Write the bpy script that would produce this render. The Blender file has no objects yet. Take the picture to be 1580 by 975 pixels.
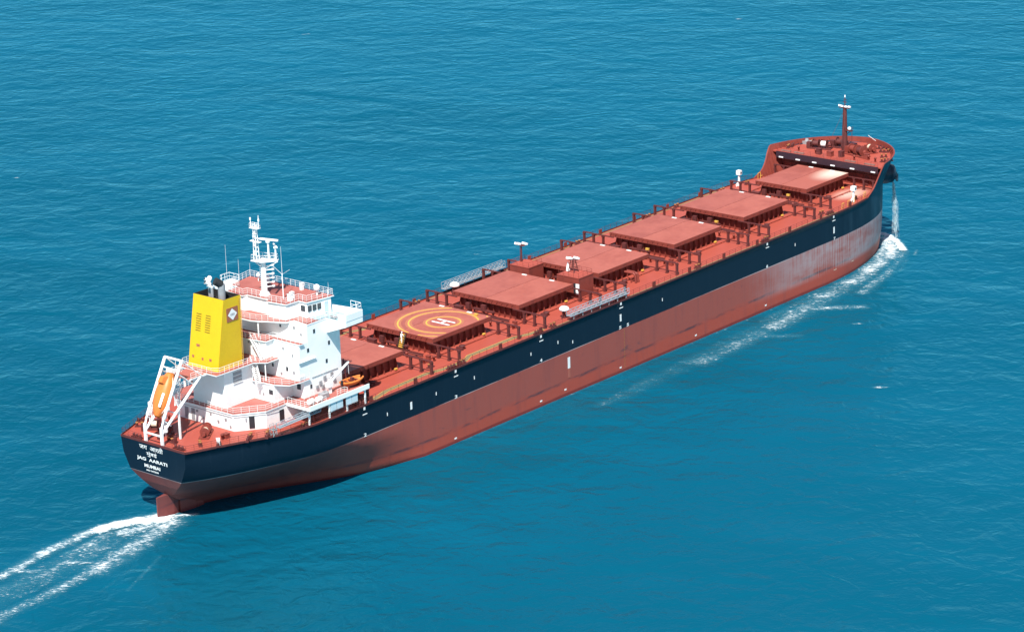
import bpy, math, random
from mathutils import Matrix, Vector
import numpy as np
random.seed(7)
C = bpy.context.scene.collection
scene = bpy.context.scene
OFF = Vector((110, 0, 0))           # base point of the ship
ORG = {}                            # object -> origin its mesh is measured from
SHIP_THINGS = []                    # top-level objects that float with the ship

# ------------------------------------------------------------------ materials
def newmat(name):
    m = bpy.data.materials.new(name); m.use_nodes = True
    nt = m.node_tree; b = nt.nodes['Principled BSDF']
    return m, nt, b
def N(nt, t, **k):
    n = nt.nodes.new(t)
    for a, v in k.items(): setattr(n, a, v)
    return n
def noise(nt, vec, scale, detail=4, rough=.55, dist=0):
    n = N(nt, 'ShaderNodeTexNoise'); n.inputs['Scale'].default_value = scale
    n.inputs['Detail'].default_value = detail; n.inputs['Roughness'].default_value = rough
    n.inputs['Distortion'].default_value = dist
    if vec: nt.links.new(vec, n.inputs['Vector'])
    return n.outputs['Fac']
def mapping(nt, vec, scale=(1,1,1), rot=(0,0,0)):
    if any(rot):        # turn first, then stretch
        r_ = N(nt, 'ShaderNodeMapping'); r_.inputs['Rotation'].default_value = rot; nt.links.new(vec, r_.inputs['Vector']); vec = r_.outputs['Vector']
    n = N(nt, 'ShaderNodeMapping'); n.inputs['Scale'].default_value = scale
    nt.links.new(vec, n.inputs['Vector']); return n.outputs['Vector']
def ramp(nt, v, a, b):
    n = N(nt, 'ShaderNodeMapRange'); n.inputs['From Min'].default_value = a; n.inputs['From Max'].default_value = b
    n.interpolation_type = 'SMOOTHSTEP'
    nt.links.new(v, n.inputs['Value']); return n.outputs['Result']
def mth(nt, op, a, b=None):
    n = N(nt, 'ShaderNodeMath', operation=op)
    for i, v in enumerate((a, b)):
        if v is None: continue
        if isinstance(v, (int, float)): n.inputs[i].default_value = v
        else: nt.links.new(v, n.inputs[i])
    return n.outputs[0]
def mix(nt, f, a, b):
    n = N(nt, 'ShaderNodeMix', data_type='RGBA')
    for s, v in ((n.inputs['Factor'], f), (n.inputs[6], a), (n.inputs[7], b)):
        if isinstance(v, (int, float)): s.default_value = v
        elif isinstance(v, tuple): s.default_value = (*v, 1)
        else: nt.links.new(v, s)
    return n.outputs[2]
def paint(name, col, rough=.5, dirt=.25, dcol=None, scale=.6, fine=3.0, spec=.35):
    m, nt, b = newmat(name)
    tc = N(nt, 'ShaderNodeNewGeometry').outputs['Position']
    a = ramp(nt, noise(nt, tc, scale, 6, .62), .42, .66)
    f = ramp(nt, noise(nt, tc, fine, 3, .7), .35, .75)
    dcol = dcol or tuple(c*.55 for c in col)
    c1 = mix(nt, mth(nt, 'MULTIPLY', a, dirt), col, dcol)
    c2 = mix(nt, mth(nt, 'MULTIPLY', f, dirt*.45), c1, tuple(min(1, c*1.35+.01) for c in col))
    nt.links.new(c2, b.inputs['Base Color'])
    b.inputs['Roughness'].default_value = rough; b.inputs['Specular IOR Level'].default_value = spec
    return m
M = {}
M['white'] = paint('white_paint', (.79,.79,.77), .45, .14, (.60,.57,.52), .5)
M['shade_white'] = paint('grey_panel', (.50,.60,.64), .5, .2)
M['floor_blue'] = paint('pale_floor_paint', (.27,.44,.50), .5, .2)
M['deck'] = paint('red_deck_paint', (.335,.066,.043), .6, .6, (.245,.045,.032), .13, 1.2)
M['hatch'] = paint('hatch_top_paint', (.330,.090,.062), .5, .7, (.265,.062,.042), .17, .9)
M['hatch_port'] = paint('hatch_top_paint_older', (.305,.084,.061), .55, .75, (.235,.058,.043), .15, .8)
M['red'] = paint('red_steel_paint', (.20,.038,.026), .6, .5, (.11,.024,.020), .7, 3)
M['darkred'] = paint('old_red_steel', (.10,.022,.020), .65, .5, (.05,.016,.016), .9, 3)
M['whitedeck'] = paint('house_deck_paint', (.34,.105,.085), .6, .35, (.20,.05,.04), .3, 2)
M['yellow'] = paint('funnel_yellow', (.60,.385,.006), .55, .3, (.50,.30,.008), .3)
M['mark_yellow'] = paint('marking_yellow', (.62,.36,.06), .6, .35, (.42,.2,.06), .8)
M['mark_faint'] = paint('faded_yellow', (.36,.13,.065), .6, .35, (.34,.10,.07), .8)
M['mark_white'] = paint('marking_white', (.72,.72,.70), .6, .2, (.6,.5,.46), 1.5)
M['orange'] = paint('lifeboat_orange', (.64,.175,.035), .45, .4, (.50,.13,.03), .8)
M['black'] = paint('soot_black', (.018,.018,.020), .6, .4, (.04,.035,.03), .8)
M['dark'] = paint('dark_opening', (.025,.025,.03), .5, .3)
M['grey'] = paint('grey_steel', (.28,.28,.29), .5, .3)
M['alu'] = paint('aluminium', (.26,.31,.35), .45, .3)
M['rope'] = paint('pale_rope', (.62,.55,.42), .8, .3)
M['cap_ochre'] = paint('ochre_cap', (.33,.14,.045), .6, .4)
M['grating'] = paint('dusty_grating', (.20,.12,.10), .7, .4)
M['louver'] = paint('louver_shadow_brown', (.055,.035,.012), .6, .3)
M['path'] = paint('olive_walkway', (.19,.155,.075), .7, .35, (.22,.1,.05), .8)
M['skin'] = paint('skin', (.35,.20,.13), .6, .1)
M['cloth'] = paint('white_coverall', (.78,.78,.76), .8, .1)
def worn(name, col, centre, rad, pale):
    m = paint(name, col, .5, .3, tuple(c*.85 for c in col), .09, .5); nt = m.node_tree; b = nt.nodes['Principled BSDF']
    src = b.inputs['Base Color'].links[0].from_socket
    g = N(nt, 'ShaderNodeNewGeometry').outputs['Position']
    mp = N(nt, 'ShaderNodeMapping'); mp.vector_type = 'POINT'; mp.inputs['Location'].default_value = tuple(-c/r for c, r in zip(centre, rad)); mp.inputs['Scale'].default_value = tuple(1/r for r in rad)
    nt.links.new(g, mp.inputs['Vector']); ln = N(nt, 'ShaderNodeVectorMath', operation='LENGTH'); nt.links.new(mp.outputs[0], ln.inputs[0])
    f = mth(nt, 'SUBTRACT', 1.0, ramp(nt, ln.outputs['Value'], .25, 1.15))
    f = mth(nt, 'MULTIPLY', f, mth(nt, 'ADD', mth(nt, 'MULTIPLY', noise(nt, g, .8, 5, .65), .5), .62))
    nt.links.new(mix(nt, f, src, pale), b.inputs['Base Color']); return m
M['main_deck'] = worn('main_deck_paint', (.335,.066,.043), (197.6,-9.8,12.3), (6.5,3.6,9), (.60,.40,.33))
M['hatch_worn'] = worn('worn_hatch_top', (.330,.090,.062), (200.4,-4.2,15.6), (8.0,4.6,9), (.70,.56,.46))
m, nt, b = newmat('window_glass'); b.inputs['Base Color'].default_value = (.03,.04,.05,1); b.inputs['Roughness'].default_value = .12; M['glass'] = m
m, nt, b = newmat('flood_lens'); b.inputs['Base Color'].default_value = (.85,.86,.86,1); b.inputs['Roughness'].default_value = .25; M['lens'] = m
M['emblem'] = paint('emblem_brown', (.30,.10,.05), .5, .2)
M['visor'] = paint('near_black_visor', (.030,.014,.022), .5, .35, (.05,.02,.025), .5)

def hull_mat():
    m, nt, b = newmat('hull_paint')
    tc = N(nt, 'ShaderNodeTexCoord').outputs['Object']
    sep = N(nt, 'ShaderNodeSeparateXYZ'); nt.links.new(tc, sep.inputs[0]); X, Z = sep.outputs[0], sep.outputs[2]
    streak = noise(nt, mapping(nt, tc, (2.6,2.6,.10)), 1.0, 8, .72)
    streak2 = noise(nt, mapping(nt, tc, (.5,.5,.05)), 1.0, 5, .6)
    big = noise(nt, mapping(nt, tc, (.05,.05,.16)), 1.0, 5, .6)
    fine = noise(nt, tc, 2.2, 5, .7)
    horiz = noise(nt, mapping(nt, tc, (.06,.06,1.4)), 1.0, 4, .6)
    red, fade = (.335,.058,.036), (.245,.066,.052)
    upper = ramp(nt, mth(nt, 'ADD', Z, mth(nt, 'MULTIPLY', mth(nt, 'SUBTRACT', horiz, .5), 2.2)), -11.9, -10.5)
    c = mix(nt, mth(nt, 'MULTIPLY', upper, mth(nt, 'ADD', mth(nt, 'MULTIPLY', streak, .9), .25)), red, fade)
    c = mix(nt, mth(nt, 'MULTIPLY', ramp(nt, streak2, .5, .75), .35), c, (.15,.045,.045))
    c = mix(nt, mth(nt, 'MULTIPLY', ramp(nt, fine, .5, .8), .2), c, (.36,.09,.075))
    # broken dark line of old growth
    lm = mth(nt, 'MULTIPLY', ramp(nt, Z, -11.9, -11.4), mth(nt, 'SUBTRACT', 1.0, ramp(nt, Z, -11.3, -10.9)))
    c = mix(nt, mth(nt, 'MULTIPLY', lm, ramp(nt, noise(nt, mapping(nt, tc, (.12,.12,.6)), 1, 5, .7), .42, .62)), c, (.09,.035,.04))
    # tug and fender scuffs
    sc = ramp(nt, noise(nt, mapping(nt, tc, (.16,.16,.35)), 1, 6, .75, .5), .60, .68)
    c = mix(nt, mth(nt, 'MULTIPLY', sc, mth(nt, 'MULTIPLY', upper, .55)), c, (.07,.04,.05))
    # worn pale anti-fouling near the bow
    bw = mth(nt, 'MULTIPLY', ramp(nt, X, 35, 68), ramp(nt, Z, -12.9, -11.2))
    bw = mth(nt, 'MULTIPLY', bw, ramp(nt, mth(nt, 'ADD', mth(nt, 'MULTIPLY', streak, .5), mth(nt, 'MULTIPLY', big, .6)), .40, .62))
    c = mix(nt, mth(nt, 'MULTIPLY', bw, .80), c, (.35,.30,.31))
    # shade painted into the red of the undercut stern, broken by streaks
    stern_shade = mth(nt, 'MULTIPLY', mth(nt, 'SUBTRACT', 1.0, ramp(nt, mth(nt, 'ADD', X, mth(nt, 'MULTIPLY', big, 30)), -78, -50)), mth(nt, 'ADD', mth(nt, 'MULTIPLY', streak2, .5), .35))
    c = mix(nt, stern_shade, c, (.075,.026,.032))
    # wet strip at the water
    wet = mth(nt, 'SUBTRACT', 1.0, ramp(nt, mth(nt, 'ADD', mth(nt, 'ADD', Z, mth(nt, 'MULTIPLY', X, .00701)), mth(nt, 'MULTIPLY', horiz, .6)), -13.75, -13.35))
    c = mix(nt, mth(nt, 'MULTIPLY', wet, .75), c, (.12,.015,.016))
    # black topsides
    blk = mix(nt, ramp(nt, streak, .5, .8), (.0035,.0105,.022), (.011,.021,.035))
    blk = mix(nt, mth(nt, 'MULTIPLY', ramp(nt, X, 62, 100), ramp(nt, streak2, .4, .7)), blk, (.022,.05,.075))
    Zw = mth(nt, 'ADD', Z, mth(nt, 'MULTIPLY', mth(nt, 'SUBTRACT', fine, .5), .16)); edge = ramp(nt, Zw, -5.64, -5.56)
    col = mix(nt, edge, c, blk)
    ln = mth(nt, 'MULTIPLY', ramp(nt, Z, -5.72, -5.66), mth(nt, 'SUBTRACT', 1.0, ramp(nt, Z, -5.58, -5.54)))
    ln = mth(nt, 'MULTIPLY', ln, mth(nt, 'MULTIPLY', ramp(nt, big, .40, .62), .6))
    col = mix(nt, ln, col, (.5,.46,.46))
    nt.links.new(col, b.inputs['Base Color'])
    r = mix(nt, edge, (.6,.6,.6), (.38,.38,.38)); nt.links.new(r, b.inputs['Roughness'])
    b.inputs['Specular IOR Level'].default_value = .35
    bp = N(nt, 'ShaderNodeBump'); bp.inputs['Strength'].default_value = .25; bp.inputs['Distance'].default_value = .08
    nt.links.new(noise(nt, mapping(nt, tc, (.35,.35,.35)), 1, 2), bp.inputs['Height']); nt.links.new(bp.outputs[0], b.inputs['Normal'])
    return m
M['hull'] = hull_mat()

# ------------------------------------------------------------------ mesh builder
class MB:
    def __init__(s): s.v = []; s.f = []; s.m = []; s.sm = []
    def add(s, vs, fs, mi=0, smooth=False):
        o = len(s.v); s.v += [tuple(v) for v in vs]
        for f in fs: s.f.append([o+i for i in f]); s.m.append(mi); s.sm.append(smooth)
        return s
    def box(s, x0, x1, y0, y1, z0, z1, mi=0):
        vs = [(x, y, z) for z in (z0, z1) for y in (y0, y1) for x in (x0, x1)]
        return s.add(vs, [(0,2,3,1),(4,5,7,6),(0,1,5,4),(2,6,7,3),(0,4,6,2),(1,3,7,5)], mi)
    def cbox(s, c, d, mi=0, rz=0, rx=0, ry=0):
        R = Matrix.Rotation(rz, 3, 'Z') @ Matrix.Rotation(ry, 3, 'Y') @ Matrix.Rotation(rx, 3, 'X')
        vs = [Vector(c) + R @ Vector((d[0]/2*a, d[1]/2*b_, d[2]/2*e)) for e in (-1,1) for b_ in (-1,1) for a in (-1,1)]
        return s.add(vs, [(0,2,3,1),(4,5,7,6),(0,1,5,4),(2,6,7,3),(0,4,6,2),(1,3,7,5)], mi)
    def prism(s, pts, z0, z1, mi=0, mi_top=None, bottom=True):
        n = len(pts)
        ar = sum(pts[i][0]*pts[(i+1)%n][1]-pts[(i+1)%n][0]*pts[i][1] for i in range(n))
        if ar < 0: pts = pts[::-1]
        vs = [(x, y, z0) for x, y in pts] + [(x, y, z1) for x, y in pts]
        s.add(vs, [(i, (i+1)%n, (i+1)%n+n, i+n) for i in range(n)], mi)
        s.add(vs, [tuple(range(n, 2*n))], mi if mi_top is None else mi_top)
        if bottom: s.add(vs, [tuple(range(n-1, -1, -1))], mi)
        return s
    def tube(s, p, q, r, r2=None, n=6, mi=0, cap=True):
        p, q = Vector(p), Vector(q); d = (q-p)
        if d.length < 1e-6: return s
        d.normalize(); r2 = r if r2 is None else r2
        a = d.orthogonal().normalized(); bb = d.cross(a)
        vs = []
        for c, rr in ((p, r), (q, r2)):
            for i in range(n):
                t = 2*math.pi*(i+.5)/n; vs.append(c + a*math.cos(t)*rr + bb*math.sin(t)*rr)
        s.add(vs, [(i, (i+1)%n, (i+1)%n+n, i+n) for i in range(n)], mi, n > 6)
        if cap: s.add(vs, [tuple(range(n-1,-1,-1)), tuple(range(n, 2*n))], mi)
        return s
    def path(s, pts, r, n=6, mi=0):
        for a, b_ in zip(pts, pts[1:]): s.tube(a, b_, r, n=n, mi=mi)
        return s
    def lathe(s, prof, c, axis=(0,0,1), n=14, mi=0):
        ax = Vector(axis).normalized(); a = ax.orthogonal().normalized(); bb = ax.cross(a); c = Vector(c); vs = []
        for r, h in prof:
            for i in range(n):
                t = 2*math.pi*i/n; vs.append(c + ax*h + (a*math.cos(t)+bb*math.sin(t))*r)
        fs = [(k*n+i, k*n+(i+1)%n, (k+1)*n+(i+1)%n, (k+1)*n+i) for k in range(len(prof)-1) for i in range(n)]
        s.add(vs, fs, mi, True)
        s.add(vs, [tuple(range(n-1,-1,-1)), tuple(range((len(prof)-1)*n, len(prof)*n))], mi)
        return s
    def grid(s, rows, mi=0, smooth=True):
        n = len(rows[0]); vs = [p for r in rows for p in r]
        fs = [(k*n+i, k*n+i+1, (k+1)*n+i+1, (k+1)*n+i) for k in range(len(rows)-1) for i in range(n-1)]
        return s.add(vs, fs, mi, smooth)
    def rail(s, pts, z, h=1.1, sp=1.6, r=.031, rows=3, closed=False, mi=0):
        if closed: pts = list(pts) + [pts[0]]
        for a, b_ in zip(pts, pts[1:]):
            L = math.hypot(b_[0]-a[0], b_[1]-a[1])
            if L < .05: continue
            k = max(1, round(L/sp))
            for i in range(k+1):
                t = i/k; x, y = a[0]+(b_[0]-a[0])*t, a[1]+(b_[1]-a[1])*t
                s.tube((x,y,z), (x,y,z+h), r*1.1, n=4, mi=mi, cap=False)
            for j in range(rows):
                zz = z + h*(j+1)/rows
                s.tube((a[0],a[1],zz), (b_[0],b_[1],zz), r if j == rows-1 else r*.75, n=4, mi=mi, cap=False)
        return s
    def build(s, name, mats, parent=None, smooth=None, loc=None):
        if not isinstance(mats, (list, tuple)): mats = [mats]
        mats = [M[x] if isinstance(x, str) else x for x in mats]
        org = ORG.get(parent, Vector((0,0,0))) if parent else Vector((0,0,0))
        if loc is not None: loc = Vector(loc)
        base = loc if loc is not None else org
        me = bpy.data.meshes.new(name)
        me.from_pydata([tuple(Vector(v)-base) for v in s.v], [], s.f)
        for mm in mats: me.materials.append(mm)
        me.polygons.foreach_set('material_index', s.m)
        me.polygons.foreach_set('use_smooth', [x if smooth is None else smooth for x in s.sm])
        me.update()
        o = bpy.data.objects.new(name, me); C.objects.link(o)
        if parent: o.parent = parent
        if loc is not None: o.location = base - org
        ORG[o] = base
        return o
def empty(name, loc, label, cat, group=None, kind=None):
    o = bpy.data.objects.new(name, None); C.objects.link(o); o.location = loc; o.empty_display_size = .5
    ORG[o] = Vector(loc); tag(o, label, cat, group, kind); SHIP_THINGS.append(o); return o
def tag(o, label=None, cat=None, group=None, kind=None):
    if label: o['label'] = label
    if cat: o['category'] = cat
    if group: o['group'] = group
    if kind: o['kind'] = kind
    return o
def copy_part(o, parent, d):
    """copy a part and its own pieces, moved by d"""
    c = o.copy(); C.objects.link(c); c.parent = parent; c.location = o.location + Vector(d); ORG[c] = ORG[o] + Vector(d)
    for ch in list(o.children):
        g = ch.copy(); C.objects.link(g); g.parent = c; g.location = ch.location
    return c
def text_mesh(name, body, x, y_left, y_right, z0, height, mat, parent, bold=.0, to=None):
    """lettering on a plate: runs from y_left to y_right, top of letters up; to(u, v) gives the position"""
    cu = bpy.data.curves.new('lettering', 'FONT'); cu.body = body; cu.size = 1; cu.offset = bold; cu.resolution_u = 3; cu.extrude = .0
    t = bpy.data.objects.new('lettering', cu); C.objects.link(t)
    dg = bpy.context.evaluated_depsgraph_get(); dg.update()
    me = bpy.data.meshes.new_from_object(t.evaluated_get(dg))
    bpy.data.objects.remove(t); bpy.data.curves.remove(cu)
    co = [v.co.copy() for v in me.vertices]
    if not co: return None
    x0, x1 = min(c.x for c in co), max(c.x for c in co); ya, yb = min(c.y for c in co), max(c.y for c in co)
    vs = [to((c.x-x0)/(x1-x0), (c.y-ya)/(yb-ya)) for c in co]
    mb = MB(); mb.add(vs, [tuple(p.vertices) for p in me.polygons]); bpy.data.meshes.remove(me)
    return mb.build(name, mat, parent)

# ------------------------------------------------------------------ hull shape
HB = 16.13
def herm(tab, x):
    xs = [a for a, _ in tab]; ys = [b_ for _, b_ in tab]
    if x <= xs[0]: return ys[0]
    if x >= xs[-1]: return ys[-1]
    n = len(xs); dl = [(ys[i+1]-ys[i])/(xs[i+1]-xs[i]) for i in range(n-1)]
    m_ = [dl[0]]+[0 if dl[i-1]*dl[i] <= 0 else 2*dl[i-1]*dl[i]/(dl[i-1]+dl[i]) for i in range(1, n-1)]+[dl[-1]]
    i = max(k for k in range(n-1) if xs[k] <= x); h = xs[i+1]-xs[i]; t = (x-xs[i])/h
    return (2*t**3-3*t*t+1)*ys[i]+(t**3-2*t*t+t)*h*m_[i]+(-2*t**3+3*t*t)*ys[i+1]+(t**3-t*t)*h*m_[i+1]
ST = {6.3: [(0,7.8),(4,9.4),(7,10.6),(10.5,12.2),(14,13.8),(18,15.1),(24,15.95),(30,16.13)],
 0: [(0,7.8),(4,9.4),(7,10.7),(10.5,12.2),(14,13.8),(18,15.1),(24,15.95),(30,16.13)],
 -2.8: [(.1,7.5),(4,9.3),(8,10.9),(14,13.4),(20,15.2),(27,15.95),(34,16.13)],
 -5.6: [(.2,6.2),(3.2,8.0),(8,10.3),(16.3,13.3),(22,15),(28,15.85),(36,16.13)],
 -7.4: [(.9,4.3),(4,6.0),(10,8.4),(18,11.4),(26,14.0),(34,15.6),(42,16.13)],
 -8.8: [(1.7,2.7),(4.5,4.4),(10,6.3),(18,9.2),(26,12.4),(36,15.2),(46,16.13)],
 -9.8: [(2.4,.25),(5,2.9),(10,4.9),(18,7.7),(26,11.2),(36,14.7),(47,16.13)],
 -11.5: [(5,.25),(8,1.5),(14,3.6),(20,6.0),(28,10.2),(38,14.3),(49,16.13)],
 -13.5: [(9,.25),(14,1.7),(20,4.2),(28,8.8),(38,13.6),(50,16.13)],
 -16: [(12,.25),(20,3.0),(30,7.5),(40,12.0),(50,15.9)], -19.5: [(16,.2),(24,2),(34,6),(42,10),(50,14)]}
LV = sorted(ST, reverse=True)
def xb(z): return float(np.interp(z, [-19.5,-15,-9,-5.6,0,6.3,7.4], [219.5,219.2,218.4,218.0,218.6,220.6,220.6]))
def bow_b(x, z):
    if x <= 175: return HB
    n = float(np.interp(z, [-19.5,-15,-10,-5.6,0,3,6.3], [2.0,2.4,3.0,3.3,3.1,3.7,4.7]))
    t = min(1, (x-175)/(xb(z)-175)); w = max(0, 1-t**n)
    return (HB-.9*(1-min(1,(7-z)/7))*0)*w**.625
def stern_b(x, z):
    for a, b_ in zip(LV, LV[1:]):
        if b_ <= z <= a:
            t = (z-b_)/(a-b_); return herm(ST[a], x)*t + herm(ST[b_], x)*(1-t)
    return herm(ST[LV[-1]], x)
def xs_(z): return float(np.interp(-z, [-a for a in LV], [ST[a][0][0] for a in LV]))
def ztop(x): return herm([(0,.0),(196.3,.0),(197.6,.5),(199.5,1.5),(201,3.3),(202.2,5.2),(203.3,6.3),(215,6.32),(221,6.35)], x)
def half(x, z): return stern_b(x, z) if x < 50 else bow_b(x, z)
zl = [None,None,None,None,0,-1.4,-2.8,-4.2,-5.6,-6.5,-7.4,-8.1,-8.8,-9.3,-9.8,-10.6,-11.5,-12.5,-13.5,-14.7,-16,-19.5]
U = [('s', i/26) for i in range(27)] + [('m', x) for x in range(55, 176, 8)] + [('b', (i/44)) for i in range(1, 45)]
def hull_pt(u, k, side):
    kind, v = u
    def X(z):
        if kind == 's': return xs_(z) + (50-xs_(z))*v**1.25
        if kind == 'm': return v
        tt = 1-(1-v)**1.7
        return 175 + (xb(z)-175)*tt
    if zl[k] is None:
        zt = 0
        for _ in range(6): zt = max(0, ztop(X(zt)))
        z = zt*(4-k)/4
    else: z = zl[k]
    x = X(z); return (x, side*half(x, z), z)
ship = empty('cargo_ship', OFF, 'long bulk carrier with red hatches, black and red hull, white house and yellow funnel', 'ship')
mb = MB()
for side in (-1, 1):
    rows = [[hull_pt(u, k, side) for u in (U if side == -1 else U)] for k in range(len(zl))]
    if side == 1: rows = rows[::-1]
    mb.grid(rows, smooth=True)
rows = []
for k in range(4, len(zl)):
    p = hull_pt(U[0], k, -1); rows.append([(p[0], -p[1]*(1-2*i/8), p[2]) for i in range(9)])
mb.grid(rows, smooth=False)
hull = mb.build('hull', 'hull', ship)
# plate butts: faint raised sheer strake
def hull_outline(z, x0, x1, inset=0, n=60):
    xs = [x0+(x1-x0)*(1-(1-i/n)**1.6) for i in range(n+1)]
    return [(x, half(x, z)-inset) for x in xs]
# main deck sheet
def deck_poly(z, x0, x1, inset, n=70):
    xs = [x0+(x1-x0)*i/n for i in range(n+1)]
    o = [(x, max(0, half(x, z)-inset)) for x in xs]
    return o
mb = MB(); o = deck_poly(0, .02, 210, .0, 90)
mb.add([(x, s_*y, -.004) for x, y in o for s_ in (-1, 1)], [(2*i, 2*i+2, 2*i+3, 2*i+1) for i in range(len(o)-1)])
main_deck = mb.build('main_deck', 'main_deck', ship)
# low gutter plate round the main deck edge
mb = MB()
for s_ in (-1, 1):
    o = deck_poly(0, .05, 197, 0, 90)
    out = [(x, s_*(y+.03), -.12) for x, y in o]; top = [(x, s_*(y+.03), .22) for x, y in o]; inn = [(x, s_*(y-.08), .22) for x, y in o]; bot = [(x, s_*(y-.08), 0) for x, y in o]
    mb.grid([out, top, inn, bot], 0, False)
o = [(0, y) for y in (-7.2, 7.2)]
mb.box(-.04, .1, -7.8, 7.8, -.12, .28)
mb.build('gutter_bar', 'darkred', ship)
# ------------------------------------------------------------------ forecastle
FZ = 5.2
mb = MB(); o = deck_poly(FZ, 203.3, 220.3, .05, 50)
mb.add([(x, s_*y, FZ) for x, y in o for s_ in (-1, 1)], [(2*i, 2*i+2, 2*i+3, 2*i+1) for i in range(len(o)-1)])
y0 = half(205, FZ)-.1
mb.box(203.3, 203.6, -y0, y0, FZ-.25, FZ-.01)
fdeck = mb.build('forecastle_deck', 'deck', ship)
mb = MB(); yb_ = half(205, 0)-.25
yt_ = half(205, 5)-.25
mb.add([(x,y,z) for x in (205.2,205.4) for y,z in ((-yb_,0),(yb_,0),(yt_,FZ-.02),(-yt_,FZ-.02))], [(0,1,2,3),(4,7,6,5),(0,4,5,1),(1,5,6,2),(2,6,7,3),(3,7,4,0)])
for i in range(-6, 7): mb.box(205.02, 205.2, i*2.1-.06, i*2.1+.06, .05, FZ-.3)
for z in (1.1, 2.5): mb.box(204.95, 205.2, -yb_+.1, yb_-.1, z, z+.12)
bulk = mb.build('forecastle_bulkhead', 'red', ship)
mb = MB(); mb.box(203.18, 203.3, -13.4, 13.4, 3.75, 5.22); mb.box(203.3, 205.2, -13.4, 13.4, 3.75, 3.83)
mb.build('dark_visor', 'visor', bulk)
for y in (12.0, 7.5, 3.1, -1.7, -6.8, -12.2):
    mb = MB(); mb.box(203.02, 203.17, y-.55, y+.55, 3.88, 4.12); mb.build('bulkhead_lamp', 'lens', bulk)
for y in (-9.3, 9.3):
    mb = MB(); mb.box(205.0, 205.03, y-.45, y+.45, .3, 2.2); mb.build('bulkhead_door', 'darkred', bulk)
# bulwark inner skin, cap and stiffeners
for s_ in (-1, 1):
    mb = MB(); xs = [196.3+(220.595-196.3)*(1-(1-i/90)**2.2) for i in range(91)]
    P1 = [(x, half(x, ztop(x))) for x in xs] + [(220.6, 0)]
    rin, rtop, rt2, ro2, rout = [], [], [], [], []
    for i, (x, y) in enumerate(P1):
        a = P1[max(0, i-1)]; b2 = P1[min(len(P1)-1, i+1)]; d = Vector((b2[0]-a[0], b2[1]-a[1]))
        if d.length < 1e-6: d = Vector((0, -1))
        d.normalize(); n2 = Vector((-d.y, d.x))          # outward
        if i == len(P1)-1: n2 = Vector((1, 0))
        zt = ztop(x); zb_ = min(FZ if x > 205.3 else 0, zt)
        ix, iy = x-n2.x*.24, max(0, y-n2.y*.24); k_ = .1*(zt-zb_) if x > 205.3 else max(0, y-half(x, 0))
        bx, by = ix-n2.x*k_, max(0, iy-n2.y*k_)
        rin.append((bx, s_*by, zb_)); rtop.append((ix, s_*iy, zt)); rt2.append((ix, s_*iy, zt+.08)); ro2.append((x+n2.x*.08, s_*(y+n2.y*.08), zt+.08)); rout.append((x+n2.x*.08, s_*(y+n2.y*.08), zt-.05))
    mb.grid([rin, rtop, rt2, ro2, rout], 0, False)
    for x in [197.6+i*.85 for i in range(7)] + [204.5+i*1.2 for i in range(12)]:
        zt = ztop(x); zb_ = FZ if x > 203.3 else 0; 
        if x > xb(6.3)-1.5: continue
        y = half(x, zt)-.2; yi = half(x, zb_)-.3
        if zt-zb_ < .4: continue
        w = .75 if x < 203 else .4
        mb.add([(x, s_*yi, zb_), (x, s_*(yi-w), zb_), (x, s_*(y-.12), zt-.1), (x, s_*y, zt-.1)]+[(x+.08, s_*yi, zb_), (x+.08, s_*(yi-w), zb_), (x+.08, s_*(y-.12), zt-.1), (x+.08, s_*y, zt-.1)],
               [(0,1,2,3),(4,7,6,5),(1,5,6,2),(0,3,7,4)])
    mb.build('bulwark', 'red', ship)

# ------------------------------------------------------------------ hull markings
def side_y(x, z): return -half(x, z)-.035
def hull_patch(name, x0, x1, z0, z1, mat, parent=hull, skew=0, off=.035):
    mb = MB()
    vs = [(x0, -half(x0, z0)-off, z0), (x1, -half(x1, z0)-off, z0), (x1+skew, -half(x1, z1)-off, z1), (x0+skew, -half(x0, z1)-off, z1)]
    vi = [(v[0], v[1]+off-.01, v[2]) for v in vs]
    mb.add(vs+vi, [(0,1,2,3),(0,4,5,1),(1,5,6,2),(2,6,7,3),(3,7,4,0)])
    return mb.build(name, mat, parent)
for x, z in [(34.9,-1.58),(59.1,-1.46),(83.4,-1.38),(107.8,-1.33),(157.1,-1.25),(181.8,-1.34)]:
    hull_patch('fairlead_mark', x-.55, x+.55, z-.06, z+.12, 'mark_white', skew=.1)
    hull_patch('frame_mark', x-.25, x+.2, -.75, -.25, 'mark_white')
for x, z in [(40.8,-3.24),(53.8,-3.17),(64.3,-3.14),(80.5,-3.1),(88.5,-2.99),(92.9,-4.1),(121.2,-3.08),(167.4,-3.1)]:
    hull_patch('side_scuttle_mark', x-.28, x-.08, z-.3, z+.3, 'mark_white'); 
for x, z in [(46.9,-3.48),(107.6,-3.27),(181.9,-3.44)]:
    hull_patch('tug_mark', x-.24, x+.24, z-.7, z+.7, 'mark_white')
for i, (x, z) in enumerate([(34.8,-5.35),(58.9,-5.3),(83.2,-5.15),(107.4,-5.2),(109.8,-5.25),(157,-5.25),(182.1,-5.35)]):
    tx = str([2,3,4,5,5,6,7][i])
    text_mesh('frame_number', tx, 0,0,0,0,0, 'mark_white', hull, .03, lambda u, v, x=x, z=z: (x-.35+.7*u, -half(x, z)-.04, z-.3+.65*v))
for x, z in [(58.4,-13.1),(82.9,-13.1),(107.3,-13.3),(132,-13.4),(90.2,-12.9),(156.5,-13.5)]:
    hull_patch('low_draft_mark', x-.3, x+.3, z-.15, z+.15, 'mark_white')
hull_patch('draft_scale_plate', 91.1, 91.8, -9.0, -6.8, 'mark_white')
hull_patch('red_scale_plate', 91.1, 91.8, -10.9, -9.05, 'hatch')
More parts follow.
